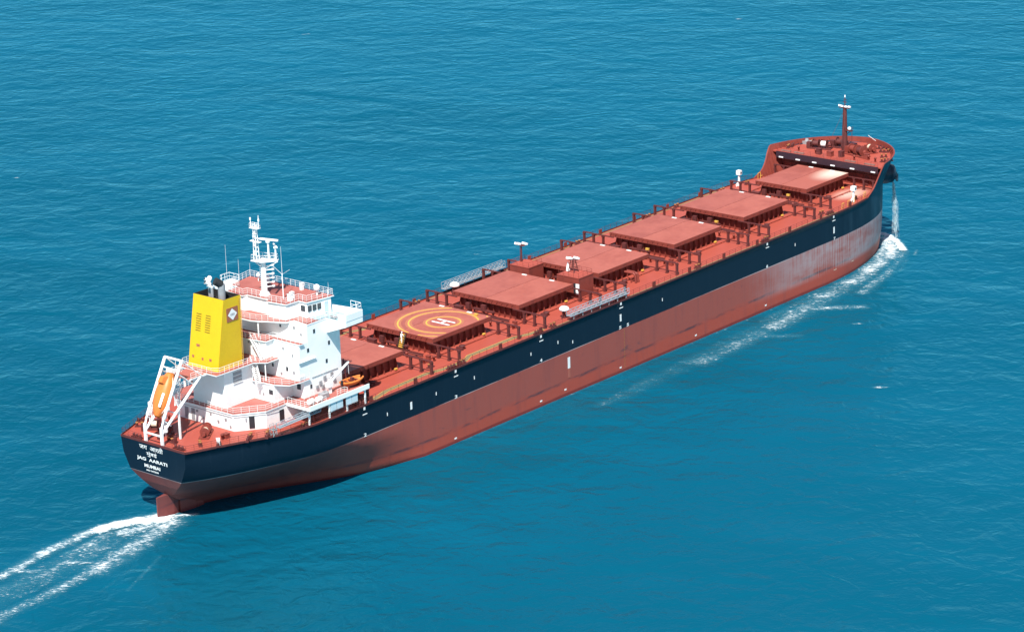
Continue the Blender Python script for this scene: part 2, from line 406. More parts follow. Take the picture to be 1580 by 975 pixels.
for i in range(26):
    z = -5.9-i*.31
    hull_patch('draft_mark', 108.6, 108.76, z-.12, z, 'cap_ochre')
# vertical plate seams, barely proud of the plating
for x in range(30, 196, 12):
    mb = MB()
    zz = [-.2,-3,-5.5,-8,-10.5,-13]
    for a, b_ in zip(zz, zz[1:]):
        mb.add([(x, -half(x,a)-.012, a), (x+.05, -half(x+.05,a)-.012, a), (x+.05, -half(x+.05,b_)-.012, b_), (x, -half(x,b_)-.012, b_)], [(0,3,2,1)])
    mb.build('weld_seam', 'hull', hull)
# pale scratch at the bow shoulder
hull_patch('bow_scrape', 182, 190.5, -12.4, -12.3, 'rope', skew=0)
# stern lettering
def tx(y0, y1, z0, z1):
    # y0: left end in reading order (port side), y1: right end
    return lambda u, v: (xs_(z0+(z1-z0)*v)-.05, y0+(y1-y0)*u, z0+(z1-z0)*v)
text_mesh('name_lettering', 'जग  आरती', 0,0,0,0,0, 'mark_white', hull, .012, tx(3.3,-2.4,-1.25,-.25))
text_mesh('port_lettering', 'मुंबई', 0,0,0,0,0, 'mark_white', hull, .012, tx(1.7,-.8,-2.45,-1.45))
text_mesh('name_lettering', 'JAG  AARATI', 0,0,0,0,0, 'mark_white', hull, .03, tx(4.2,-3.2,-3.5,-2.72))
text_mesh('port_lettering', 'MUMBAI', 0,0,0,0,0, 'mark_white', hull, .03, tx(2.5,-1.35,-4.5,-3.88))
text_mesh('number_lettering', 'IMO 9470038', 0,0,0,0,0, 'mark_white', hull, .03, tx(2.1,-.85,-5.13,-4.83))

# rudder and its trunk
mb = MB()
prof = [(0,.05),(.5,.35),(1.6,.5),(3.2,.4),(5.0,.12)]
pl = [(-.2+5.2-a-.0, h) for a, h in prof]; pl = [(x, h) for x, h in pl] + [(x, -h) for x, h in pl[::-1]]
mb.prism(pl, -19, -9.6)
mb.prism([(4.9,.5),(8,.9),(10,.9),(10,-.9),(8,-.9),(4.9,-.5)], -19, -11.0)
mb.build('rudder', 'hull', ship)

# anchor in its recess on the bow flare, with bolster
for s_ in (-1, 1):
    mb = MB(); X0, Z0 = 212.6, 1.3; yy = half(X0, Z0)
    n_ = Vector((.62, s_*.75, -.1)).normalized(); c = Vector((X0, s_*yy, Z0))
    mb.lathe([(2.7,-2.6),(2.4,.4),(1.9,1.9),(1.2,2.3)], c, n_, 16); c = c+n_*1.0
    mb.tube(c+n_*1.2, c+n_*1.9+Vector((0,0,-1.0)), .22, n=8)
    mb.tube(c+n_*1.6+Vector((-.9*n_.y*s_,.9*n_.x*s_,-1.2)), c+n_*1.6+Vector((.9*n_.y*s_,-.9*n_.x*s_,-1.2)), .3, n=8)
    for q in (-1, 1):
        a = c+n_*1.6+Vector((q*.9*n_.y*s_, -q*.9*n_.x*s_, -1.2)); mb.tube(a, a+n_*.2+Vector((0,0,1.5)), .3, .08, n=6)
    mb.build('anchor', 'hull', hull)

# ------------------------------------------------------------------ hatches
X7, P, L = 37.67, 24.46, 16.36
CR = 3.3
def hatch(x0, L, w, first=None):
    tp_ = 'hatch_worn' if w < 7 else 'hatch'
    h = MB().box(x0+1.1, x0+L-1.1, -w+1.25, w-1.25, 0, 2.35).box(x0+.75, x0+L-.75, -w+.9, w-.9, 2.25, 2.4)
    n = int(L/2)
    for s_ in (-1, 1):      # coaming stays along both sides
        for i in range(n+1):
            x = x0+1.1+(L-2.2)*i/n
            h.add([(x,s_*(w-1.25),2.25),(x,s_*(w-.95),2.25),(x,s_*(w-.35),0.0),(x,s_*(w-1.25),0.0),(x+.06,s_*(w-1.25),2.25),(x+.06,s_*(w-.95),2.25),(x+.06,s_*(w-.35),0.0),(x+.06,s_*(w-1.25),0.0)],
                  [(0,1,2,3),(4,7,6,5),(1,5,6,2)])
    for e, xe in ((-1, x0+1.1), (1, x0+L-1.1)):
        for i in range(11):
            y = -w+1.3+(2*w-2.6)*i/10
            h.add([(xe,y,2.2),(xe+e*.25,y,2.2),(xe+e*.75,y,0),(xe,y,0),(xe,y+.06,2.2),(xe+e*.25,y+.06,2.2),(xe+e*.75,y+.06,0),(xe,y+.06,0)], [(0,1,2,3),(4,7,6,5),(1,5,6,2)])
    co = h.build('hatch_coaming', 'red', ship, loc=(x0+L/2, 0, 0))
    for s_ in (-1, 1):
        ya, yb2 = sorted((s_*.04, s_*w))
        c = MB(); zi = lambda y: 3.3 if abs(y) > 1 else CR
        c.add([(x,y,z) for x in (x0,x0+L) for y,z in ((ya,2.46),(yb2,2.46),(yb2,zi(yb2)),(ya,zi(ya)))], [(0,3,2,1),(4,5,6,7),(0,1,5,4),(1,2,6,5),(3,0,4,7)], 0)
        c.add([(x0,ya,zi(ya)),(x0+L,ya,zi(ya)),(x0+L,yb2,zi(yb2)),(x0,yb2,zi(yb2))], [(0,1,2,3)], 1)
        k = int(L/1.9)
        for i in range(k):       # side stiffener lips and cleats
            x = x0+1+(L-2)*i/(k-1); c.box(x-.05, x+.05, s_*w-.06 if s_ < 0 else s_*w, s_*w if s_ < 0 else s_*w+.06, 2.55, 3.2, 0)
        for i in range(6):
            y = s_*(1+(w-2)*i/5)
            c.box(x0-.07, x0, y-.05, y+.05, 2.55, 3.22, 0); c.box(x0+L, x0+L+.07, y-.05, y+.05, 2.55, 3.22, 0)
            c.cbox((x0-.12, y+.6, 2.95), (.07, .09, .62), 0, rx=.5)
        c.box(x0-.1, x0+L+.1, ya-.0, yb2, 2.44, 2.52, 0)
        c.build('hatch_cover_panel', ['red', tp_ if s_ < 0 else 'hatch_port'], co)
        for q in (0, 1):         # small pale wheel covers on the top
            xx = x0+L-.6; yy = s_*(w*.35)+q*s_*3.0*0
        MB().box(x0+L-.75, x0+L-.35, s_*w*.42-.55, s_*w*.42+.55, 3.32, 3.42).build('lifting_pad', 'mark_white', co)
    # rolling rails to both sides, at the fore and the aft end
    for xr in (x0-.25, x0+L+.25):
        for s_ in (-1, 1):
            r = MB(); yo = 14.9 if w > 7 else 13.2; yi = w-1.2
            a, b2 = sorted((s_*yi, s_*yo)); r.box(xr-.14, xr+.14, a, b2, 2.30, 2.50)
            r.box(xr-.05, xr+.05, a, b2, .55, .65)
            for y in (yo-.25, yo-2.7, yo-5.2):
                if y < w+.2: continue
                r.box(xr-.22, xr+.22, s_*y-.2, s_*y+.2, 0, 2.3); r.box(xr-.32, xr+.32, s_*y-.3, s_*y+.3, 0, .12)
                r.box(xr-.26, xr+.26, s_*y-.3, s_*y+.3, 2.1, 2.3)
            r.build('rolling_rail', 'darkred', co)
    # a few bits of gear on the coaming sides
    MB().box(x0+L-2.3, x0+L-1.75, -w-.1, -w+.3, .25, .5).build('hose_box', 'mark_yellow', co)
    g = MB().box(x0-1.0, x0-.3, -2.6, 2.6, .9, 1.15); 
    for y in (-2.3, 0, 2.3): g.box(x0-.8, x0-.5, y-.12, y+.12, 0, .9)
    g.box(x0-.95, x0-.4, -.5, .5, 1.15, 2.1).box(x0-.95, x0-.4, 3.4, 4.3, .6, 1.9)
    g.tube((x0-1.2,-w+1.5,.35), (x0-1.2,w-1.5,.35), .1).tube((x0-1.5,-w+1,.6), (x0-1.5,w-1,.6), .07)
    g.build('hatch_hydraulics', 'darkred', co)
    return co
hx = {}
for k in range(7, 0, -1):
    if k == 1: x0, LL, w = 185.5, 16.4, 6.65
    else: x0 = X7+(7-k)*P + {4:.29,3:.2,5:.06}.get(k, 0); LL = L; w = 7.95 if k == 4 else 8.2
    hx[k] = (x0, LL, w)
    co = hatch(x0, LL, w)
    if k == 6:
        co['label'] = 'hatch with yellow landing circles and a white H on its covers'; heli = co
        cx, cy = 70.6, 0.0
def ring(name, cx, cy, r0, r1, z, mat, parent, lim=None, n=96, dash=False):
    mb = MB()
    for i in range(n):
        if dash and i % 8 == 7: continue
        a0, a1 = 2*math.pi*i/n, 2*math.pi*(i+1)/n
        q = [(cx+r*math.cos(a), cy+r*math.sin(a)) for r, a in ((r0,a0),(r1,a0),(r1,a1),(r0,a1))]
        if lim and any(not(lim[0] < x < lim[1] and lim[2] < y < lim[3]) for x, y in q): continue
        mb.add([(x,y,z) for x, y in q], [(0,1,2,3)])
    return mb.build(name, mat, parent)
x0, LL, w = hx[6]; lim = (x0+.05, x0+LL-.05, -w+.05, w-.05); HX, HY = 70.8, -3.2
for rr in (3.2, 6.5, 8.5):
    ring('faded_circle_band', HX, HY, rr-.62, rr+.62, 3.310, 'mark_faint', heli, lim)
    ring('landing_circle', HX, HY, rr-.14, rr+.14, 3.316, 'mark_yellow', heli, lim)
mb = MB(); mb.box(HX-1.05, HX-.6, HY-2.15, HY+2.15, 3.318, 3.322); mb.box(HX+.6, HX+1.05, HY-2.15, HY+2.15, 3.318, 3.322); mb.box(HX-.6, HX+.6, HY-.25, HY+.25, 3.318, 3.322)
mb.build('letter_h', 'mark_white', heli)
# striped ladder up the aft side of the landing hatch
LX = x0; mb = MB()
for q in range(8):
    z = .35+q*.36; xx = LX-1.25+q*.14
    mb.box(xx-.12, xx+.12, -1.75, -.65, z, z+.13)
lad = mb.build('striped_ladder', 'mark_yellow', ship)
mb = MB()
for y in (-1.8, -.6):
    mb.tube((LX-1.35,y,0), (LX-.15,y,3.35), .06); mb.tube((LX-1.35,y,.9), (LX-.4,y,3.5), .035)
mb.build('handrail', 'black', lad)

# ------------------------------------------------------------------ walkway and deck gear
def strip(name, pts, w, z, mat, parent):
    mb = MB(); L_, R_ = [], []
    for i, (x, y) in enumerate(pts):
        a = pts[max(0, i-1)]; b2 = pts[min(len(pts)-1, i+1)]; d = Vector((b2[0]-a[0], b2[1]-a[1])).normalized()
        L_.append((x-d.y*w/2, y+d.x*w/2, z)); R_.append((x+d.y*w/2, y-d.x*w/2, z))
    mb.grid([R_, L_], 0, False); return mb.build(name, mat, parent)
wp = [(38.2,-15.2),(43,-14.0),(54,-13.7),(58.0,-14.6),(63.5,-14.6),(66.0,-13.4),(78.6,-13.4),(82.3,-14.5),(86,-14.6)]
path = strip('walkway_marking', wp, .95, .006, 'path', ship)
for sg in (-1, 1): strip('walkway_edge_line', [(x, y+sg*.5) for x, y in wp], .08, .011, 'mark_yellow', path)
wq = [(x, -y) for x, y in wp]; path2 = strip('walkway_marking', wq, .8, .006, 'path', ship)
for s_ in (-1, 1): strip('gutter_stain', [(x, s_*15.55) for x in range(88, 185, 6)], .4, .006, 'path', ship)
for sg in (-1, 1): strip('walkway_edge_line', [(x, y+sg*.5) for x, y in wq], .08, .011, 'mark_yellow', path2)
for s_ in (-1, 1):
    mb = MB(); pts = [(x, s_*(half(x, 0)-.14)) for x in [16+i*4 for i in range(46)]]
    mb.rail(pts, .2, 1.05, 1.9, .03); r_ = mb.build('deck_railing', 'darkred', ship)
    for i in range(14):
        x = 37+i*11.7; y = s_*(half(x, 0)-.35); MB().box(x-.45, x+.45, y-.06, y+.06, .1, 1.1).build('railing_panel', 'red', r_)
pts = [(x, half(x, 0)-.14) for x in [.3,3,6,9,12,16]]
for s_ in (-1, 1): MB().rail([(.15,s_*3)]+[(x, s_*y) for x, y in pts], .2, 1.05, 1.7, .03).build('stern_railing', 'darkred', ship)
# long pipes and cable trunks on deck
mb = MB()
for s_ in (-1, 1):
    for y, r, z in ((9.0,.10,.25),):
        mb.tube((36,s_*y,z), (203,s_*y*(1 if s_<0 else 1),z), r, n=8)
    for i in range(55): mb.box(37+i*3-.08, 37+i*3+.08, s_*9.0-.2, s_*9.0+.2, 0, .15)
mb.build('deck_pipe', 'deck', ship)
# bollard, vent and mushroom head templates
def bollard(x, y, z, rz=0, par=ship, big=.82, cap=1):
    mb = MB(); R = Matrix.Rotation(rz, 3, 'Z')
    mb.cbox((x,y,z+.08), (2.0*big,.8*big,.16), 0, rz)
    for s_ in (-1, 1):
        c = Vector((x,y,z)) + R @ Vector((s_*.55*big,0,0))
        mb.lathe([(.26*big,.1),(.26*big,.85*big)], c, n=12, mi=0); mb.lathe([(.33*big,.85*big),(.33*big,.98*big)], c, n=12, mi=cap)
    return mb.build('mooring_bollard', ['darkred', 'cap_ochre'], par, loc=(x,y,z))
b0 = bollard(4.4, -6.9, 0, .9)
for x, y, rz in [(2.6,-1.6,1.57),(12.0,-11.2,.55),(14.6,-12.7,.5),(4.9,8.4,-.9),(12,11.2,-.5),(21,-15.1,.1),(35.6,-14.6,.05),(57.0,-12.0,.0),(62,-15.2,0),(88,-15.2,0),(109,-15.2,0),(134,-15.2,0),(158,-15.2,0),(180.7,-13.7,-.05),(194.3,-13.2,-.2),(134,15.2,0),(158,15.2,0),(168,15.1,0),(184,14.4,0),(192,13.4,0),(60,15.1,0),(84,15.1,0)]:
    c = copy_part(b0, ship, (x-4.4, y+6.9, 0)); c.rotation_euler.z = rz-.9
for x, y, rz in [(211.2,-9.8,-.75),(208.0,-11.7,-.3),(206.9,12.6,.3),(215.2,-7.9,-1.0),(213,10.2,.7)]:
    c = copy_part(b0, ship, (x-4.4, y+6.9, FZ)); c.rotation_euler.z = rz-.9
def fairlead(x, y, z, rz):
    mb = MB(); R = Matrix.Rotation(rz, 3, 'Z'); mb.cbox((x,y,z+.1), (2.4,.6,.2), 0, rz)
    for q in (-.8, 0, .8):
        c = Vector((x,y,z)) + R @ Vector((q,0,0)); mb.lathe([(.2,.2),(.26,.3),(.18,.45),(.26,.62),(.1,.7)], c, n=10)
    return mb.build('roller_fairlead', 'darkred', ship, loc=(x,y,z))
f0 = fairlead(10.8, -11.9, .05, .55)
for x, y, z, rz in [(6.2,-9.4,.05,.7),(1.0,-5.4,.05,1.57),(.8,4.6,.05,1.57),(14.0,-13.4,.05,.5),(7,9.8,.05,-.6),(34.7,-15.4,.05,0),(58.8,-15.4,.05,0),(83.4,-15.5,.05,0),(107.8,-15.5,.05,0),(157,-15.5,.05,0),(181.8,-15.1,.05,-.05)]:
    c = copy_part(f0, ship, (x-10.8, y+11.9, z-.05)); c.rotation_euler.z = rz-.55
def vent(x, y, z, h=1.1, r=.28, mat='red'):
    return MB().lathe([(r*.7,0),(r*.7,h*.65),(r,h*.65),(r*1.05,h*.85),(r*.6,h)], (x,y,z), n=10).build('mushroom_vent', mat, ship, loc=(x,y,z))
v0 = vent(60.0, -10.2, 0)
vl = []
for k in range(1, 7):
    xm = (hx[k][0] - 4.1)
    for y in (-9.3,-5.0,3.5,12.3): vl.append((xm+random.uniform(-1.2,1.2), y+random.uniform(-.8,.8), 0))
for x, y, z in vl + [(206.2,1.0,FZ),(205.9,4.6,FZ),(205.8,-5.6,FZ),(207.5,-8.2,FZ),(206,9.2,FZ),(211,9.8,FZ),(8.5,-8,0),(10,6.5,0),(206.8,-10.4,FZ),(214.5,-5.5,FZ)]:
    copy_part(v0, ship, (x-60, y+10.2, z))
# manholes and small lockers
def locker(x, y, z, d, mat, rz=0, name='deck_locker'):
    return MB().cbox((x,y,z+d[2]/2), d, 0, rz).cbox((x,y,z+d[2]+.03), (d[0]+.12,d[1]+.12,.07), 0, rz).build(name, mat, ship, loc=(x,y,z))
locker(6.3, -9.3, 0, (.5,1.5,.95), 'mark_white', -.7)
locker(9.5, -7.9, 0, (.9,.9,.8), 'red')
for k in range(1, 7):
    xm = hx[k][0]-4.1
    locker(xm+.8, -9.9, 0, (.6,.8,1.3), 'red'); locker(xm+2.2, 5.2, 0, (.9,1.8,1.3), 'darkred')
    mb = MB(); mb.tube((xm+1.9,-7.5,.5), (xm+1.9,7.5,.5), .15, n=8).tube((xm+1.4,-7,.3), (xm+1.4,8,.3), .08, n=8)
    for y in range(-6, 8, 3): mb.box(xm+1.3, xm+2.1, y-.08, y+.08, 0, .4)
    mb.build('cross_deck_pipe', 'darkred', ship)
for k in range(1, 8):       # small hold-access hatches beside each cover
    xa = hx[k][0]; w_ = hx[k][2]
    MB().lathe([(.45,0),(.45,.55),(.62,.55),(.62,.68),(.2,.72)], (xa+6.2,-w_-1.6,0), n=12).cbox((xa+5.5,-w_-1.6,.25), (.5,1.4,.5)).build('access_hatch', 'darkred', ship)
# gooseneck pipe pair beside the fourth hatch
mb = MB(); px = 118.9
for q in (0, .75):
    mb.path([(px+q,-8.6,1.9),(px+q,-10.6,1.9),(px+q,-11.2,1.6),(px+q,-11.3,0)], .24, 8)
mb.tube((px-.4,-10.4,.9), (px+1.2,-10.4,.9), .1).tube((px-.4,-10.4,0), (px-.4,-10.4,1.0), .1)
mb.build('gooseneck_pipe', 'red', ship)

# ------------------------------------------------------------------ midship houses and floodlight masts
def storehouse(y0, y1, door):
    mb = MB().prism([(104.4,y0),(108.9,y0),(108.9,y1),(104.4,y1)], 0, 4.15, 0, 1)
    mb.box(104.34, 108.96, y0-.06, y1+.06, 3.98, 4.13, 0)
    h = mb.build('store_house', ['red', 'deck'], ship)
    if door:
        MB().box(104.30, 104.38, -8.2, -7.3, .9, 3.0).build('doorway', 'dark', h)
        MB().cbox((104.25,-8.35,1.95), (.12,.75,2.1), 0, .15).build('open_door', 'white', h)
    MB().rail([(104.6,y0+.2),(108.7,y0+.2),(108.7,y1-.2),(104.6,y1-.2)], 4.15, .9, 1.4, .03, 2, True).build('roof_railing', 'red', h)
    return h
hs = storehouse(-8.6, -3.2, True); hp = storehouse(3.9, 8.7, False)
def flood_mast(x, y, z0, z1, tripod, label):
    mb = MB()
    if tripod:
        for a in range(4):
            dx, dy = (.75 if a % 2 else -.75), (.75 if a < 2 else -.75); mb.tube((x+dx,y+dy,z0), (x+dx*.4,y+dy*.4,z1-.3), .07)
        for z, s in ((z0+.9,.62),(z0+1.9,.5)):
            pts = [(x-s,y-s,z),(x+s,y-s,z),(x+s,y+s,z),(x-s,y+s,z),(x-s,y-s,z)]; mb.path(pts, .045)
    else:
        mb.tube((x,y,z0), (x,y,z1), .17, .12, 8); mb.tube((x-.35,y,z0), (x-.35,y,z1-.3), .05)
        for i in range(8): mb.tube((x-.35,y-.2,z0+.4+i*.4), (x-.35,y+.2,z0+.4+i*.4), .025)
    mb.cbox((x,y,z1-.2), (1.0,1.9,.1))
    m_ = mb.build('floodlight_mast', 'darkred', ship)
    for dx, dy in ((-.5,.85),(-.35,0.25),(.45,-.25),(.4,-.9)):
        MB().cbox((x+dx,y+dy,z1+.1), (.5,.55,.42), 0, 0, 0, .35).build('floodlight', 'lens', m_)
    return m_
flood_mast(107.2, -5.0, 4.15, 6.9, True, '')
flood_mast(107.2, 8.0, 4.15, 7.7, False, '')
# ------------------------------------------------------------------ white lamp posts near the bow
def white_post(x, y):
    mb = MB().tube((x,y,0), (x,y,2.6), .3, .22, 10).tube((x-.1,y,.0), (x-.75,y+.25,0.02), .1).cbox((x,y,3.0), (.9,.95,.95))
    mb.tube((x-.9,y,0), (x-.1,y,1.3), .12).tube((x,y+.9,0), (x,y,1.2), .1)
    p_ = mb.build('white_vent_post', 'white', ship)
    MB().cbox((x+.1,y-.48,2.95), (.4,.06,.4)).build('vent_opening', 'dark', p_)
    return p_
white_post(192.6, -14.0); white_post(190.0, 14.2)
mb = MB()
for x in (186.5, 189.0, 191.2, 196.6):
    y = -half(x, 0)+.9; mb.path([(x,y,0),(x,y,1.15),(x+.9,y+.1,1.15),(x+.9,y+.1,0)], .06)
mb.path([(197,14.0,0),(197,14.0,1.3),(198,14.0,1.3),(198,14,0)], .06).path([(196.2,12.8,0),(196.2,12.8,1),(197.1,12.9,1)], .06)
mb.build('ladder_guard_hoop', 'mark_yellow', ship)

# ------------------------------------------------------------------ forecastle machinery
def drum_winch(x, y, z, rz, nd, mats=('darkred', 'rope'), big=1.0, name='mooring_winch'):
    R = Matrix.Rotation(rz, 3, 'Z'); c = Vector((x,y,z)); ax = R @ Vector((0,1,0)); mb = MB(); W = nd*1.15
    mb.cbox((x,y,z+.12), (2.1*big,W*2*big+.8,.24), 0, rz)
    for i in range(nd):
        o = c + ax*((i-(nd-1)/2)*1.9*big) + Vector((0,0,1.15*big))
        mb.lathe([(.95*big,-.72*big),(.95*big,-.62*big)], o, ax, 18, 0); mb.lathe([(.95*big,.62*big),(.95*big,.72*big)], o, ax, 18, 0)
        mb.lathe([(.62*big,-.62*big),(.62*big,.62*big)], o, ax, 16, 1 if i % 2 == 0 else 0)
        for s_ in (-.85, .85): mb.cbox(o+ax*s_*big-Vector((0,0,.55*big)), (.7*big,.12,1.1*big), 0, rz)
    o = c + ax*(nd*.95*big+.7*big) + Vector((0,0,.9*big)); mb.cbox(o-Vector((0,0,.2)), (1.0*big,.9*big,1.3*big), 0, rz)
    mb.lathe([(.42*big,0),(.3*big,.3*big),(.42*big,.6*big)], c-ax*(nd*.95*big+.2)+Vector((0,0,1.0*big)), -ax, 12, 0)
    return mb.build(name, list(mats), ship)
drum_winch(210.3, 6.4, FZ, .25, 2, ('darkred','cloth')); 
drum_winch(209.6, -3.9, FZ, -.25, 2, ('red','darkred'), 1.15, 'windlass'); drum_winch(213.6, 3.2, FZ, .1, 1, ('darkred','darkred'), 1.1, 'windlass')
drum_winch(213.4, -5.0, FZ, -.5, 1, ('red','rope'))
w_ = drum_winch(8.6, -4.0, 0, -.95, 2, ('red','rope'), .85)
for y in (-2.6, 2.0): 
    MB().path([(211.2,y-.8,FZ+1.2),(214,y*.8-.3,FZ+.6),(217.2,y*.75,FZ+.3)], .16, 6).cbox((214.6,y*.8,FZ+.35), (1.2,.8,.7)).build('anchor_chain', 'darkred', ship)
MB().path([(212.6,-1.4,FZ+.35),(214.8,-2.3,FZ+.35),(216.6,-3.2,FZ+.35)], .26, 8).build('rope_pile', 'rope', ship)
mb = MB().cbox((212.3,11.3,FZ+.35), (1.6,2.0,.7)).lathe([(.5,.7),(.35,1.2)], (212.2,11.2,FZ), n=10)
mb.build('rope_locker', 'grey', ship)
for x, y in ((206.6,-1.7),(205.9,3.7)): locker(x, y, FZ, (1.0,1.0,1.3), 'darkred')
locker(205.8, .7, FZ, (1.1,1.2,1.1), 'red'); locker(207.8, -7.5, FZ, (.9,1.1,1.2), 'red'); locker(215.6, 1.2, FZ, (1.0,1.8,.8), 'visor')
for y in (-10.5,-5.5,8,11.5): MB().box(203.9, 204.5, y-1.4, y+1.2, FZ, FZ+.2).build('grating_platform', 'grating', ship)
MB().rail([(203.45,-13.2),(203.45,13.2)], FZ, 1.0, 1.8, .028).build('forecastle_railing', 'red', ship)
for i, (x, y, rz) in enumerate([(215.2,-7.4,-1.0),(217.0,-4.9,-1.15),(217.0,4.9,1.15),(208.6,-12.6,-.35),(208.6,12.6,.35)]):
    c = copy_part(f0, ship, (x-10.8, y+11.9, FZ)); c.rotation_euler.z = rz-.55
# foremast
fx = 210.5
mb = MB().tube((fx,0,FZ), (fx,0,15.4), .72, .42, 10).tube((fx,0,15.4), (fx,0,18.0), .12, .07, 8)
mb.tube((fx+.55,0,FZ), (fx+.35,0,15.4), .06).tube((fx-.5,.1,FZ), (fx-.3,.1,15), .07)
mb.cbox((fx,0,15.35), (.9,2.6,.14)).cbox((fx,-1.0,10.3), (.9,1.9,.14)).tube((fx,-1.9,10.3), (fx,-1.9,FZ), .05).tube((fx,-.4,9.3), (fx,-1.7,10.3), .07)
mb.rail([(fx-.4,-1.9),(fx+.4,-1.9)], 10.35, .8, .8, .03).cbox((fx,0,16.6), (.15,1.0,.1)).cbox((fx,0,17.2),(.15,.7,.1))
for i in range(22): mb.tube((fx+.62,-.22,FZ+.6+i*.42), (fx+.62,.22,FZ+.6+i*.42), .02, n=4)
for s_ in (-1, 1): mb.tube((fx,s_*.3,14.5), (fx-5.5,s_*2.2,FZ), .03, n=4)
fm = mb.build('foremast', 'darkred', ship)
for y in (-1.2, -.5, .5, 1.3): MB().cbox((fx-.35+.2*y*y,y,15.7), (.5,.5,.38), 0, 0, 0, .3).build('floodlight', 'lens', fm)
MB().lathe([(.1,-.2),(.42,0),(.42,.35),(.15,.55)], (fx-.1,-1.3,10.6), n=12).build('ship_bell', 'white', fm)
MB().tube((fx,0,17.7), (fx,0,18.2), .13, n=8).build('masthead_light', 'lens', fm)
MB().tube((219.2,-2.6,6.3), (218.2,-1.2,7.6), .05).build('jackstaff', 'white', ship)

# ------------------------------------------------------------------ accommodation
def sym(pts): return pts + [(x, -y) for x, y in pts[::-1]]
T = [0, 3.1, 6.5, 9.9, 13.1, 16.1, 19.0]
house = empty('x', OFF, None, None); SHIP_THINGS.remove(house); bpy.data.objects.remove(house)
# the block itself (one part: all tiers); decks, rails, windows are its pieces
mb = MB()
mb.prism(sym([(12.5,6.85),(16.9,10.2),(21,10.2),(34.6,11.4)]), 0, T[1]-.05, 0, 1)
mb.prism(sym([(26.6,11.4),(34.6,11.4)]), T[1]-.02, T[5]-.02, 0, 0)
mb.prism(sym([(20.6,8.7),(25.2,8.7),(25.2,11.39),(26.6,11.39)]), T[1], T[2]-.1, 0, 0)
mb.prism(sym([(24.2,11.385),(26.6,11.385)]), T[2]-.05, T[3]-.1, 0, 0)
mb.prism(sym([(22.7,5.2),(24.5,5.2),(24.5,11.38),(26.6,11.38)]), T[3]-.1, T[4]-.12, 0, 0)
mb.prism(sym([(26.4,11.37),(26.6,11.37)]), T[4]-.1, T[5]-.14, 0, 0)
acc = mb.build('accommodation_block', ['white', 'whitedeck'], ship)
def deckplate(name, pts, z, top, th=.16, fascia=None):
    m2 = MB().prism(pts, z-th, z, 0, 1)
    return m2.build(name, ['white', top], acc)
deckplate('aft_deck_plate', sym([(12.35,6.95),(16.85,10.35),(21.6,10.35),(21.6,11.3),(21.61,11.31)]), T[1]+.02, 'whitedeck', .18)
# boat decks out to the ship's side with a deep white fascia
for s_ in (-1, 1):
    m2 = MB().prism([(21.65,s_*10.0),(34.8,s_*10.0),(36.5,s_*12.4),(36.5,s_*16.05),(21.65,s_*16.05)], T[1]-.2, T[1]+.04, 0, 1)
    m2.box(21.6, 36.5, min(s_*16.08,s_*15.93), max(s_*16.08,s_*15.93), T[1]-.35, T[1]+.5)
    m2.box(21.6, 21.72, min(s_*10.5,s_*16.0), max(s_*10.5,s_*16.0), T[1]-.35, T[1]+.2)
    m2.tube((22.2,s_*15.2,0), (22.2,s_*15.2,T[1]-.2), .22, n=10)
    for x in (26.6, 31, 35.6): m2.box(x-.12, x+.12, s_*15.75-.12, s_*15.75+.12, 0, T[1]-.2)
    bd = m2.build('boat_deck', ['white', 'whitedeck'], acc)
    for q in ([(21.8,s_*10.6),(21.8,s_*15.7),(26,s_*15.7)], [(24.5,s_*11.9),(27,s_*11.9)], [(29.6,s_*14.9),(31.4,s_*14.9),(31.4,s_*15.7)]):
        MB().rail(q, T[1]+.05, 1.1, 1.1).build('boat_deck_railing', 'white', acc)
    for xa, xb2 in ((26.75,28.3),(28.35,29.9),(30.6,32.1),(32.15,33.6)):
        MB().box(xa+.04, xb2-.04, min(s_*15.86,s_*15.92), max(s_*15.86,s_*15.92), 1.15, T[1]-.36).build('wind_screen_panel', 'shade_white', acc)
    for xa in (23.4, 25.0, 34.3): MB().box(xa-.4, xa+.4, min(s_*14.0,s_*14.5), max(s_*14.0,s_*14.5), 0, 1.9).build('side_passage_locker', 'darkred', acc)
deckplate('upper_deck_plate', sym([(20.1,3.9),(20.6,8.9),(21.8,11.3),(24.2,11.75),(26.5,11.75)]), T[2], 'whitedeck')
deckplate('funnel_deck_plate', sym([(11.2,4.7),(19.8,4.9),(21.3,6.8),(24.3,6.8)]), T[3], 'whitedeck')
m2 = MB(); m2.box(24.15, 24.5, -11.7, 11.7, T[3]-.12, T[3]+.02)
for s_ in (-1, 1): m2.box(24.5, 28.2, min(s_*11.4,s_*11.7), max(s_*11.4,s_*11.7), T[3]-.12, T[3]+.02)
m2.build('wall_ledge', 'white', acc)
deckplate('stair_deck_plate', sym([(21.7,.6),(22.5,5.5),(24.4,5.5),(24.4,11.7),(25.4,11.7)]), T[4], 'whitedeck')
deckplate('bridge_deck_plate', sym([(22.9,1.6),(23.3,2.6),(25.7,7.4),(27.2,7.9),(26.7,11.45),(34.7,11.45)]), T[5], 'whitedeck', .22)
mr = MB()
t1 = [(12.5,6.8),(16.9,10.2),(21.4,10.2)]
mr.rail([(x,-y) for x, y in t1[::-1]] + t1, T[1]+.02, 1.1, 1.3)
mr.rail([(20.2,-4.1),(20.75,-8.8),(21.9,-11.15),(24.2,-11.6),(25.2,-11.6)], T[2], 1.1, 1.1).rail([(20.2,4.1),(20.75,8.8),(21.9,11.15),(24.2,11.6),(25.2,11.6)], T[2], 1.1, 1.1)
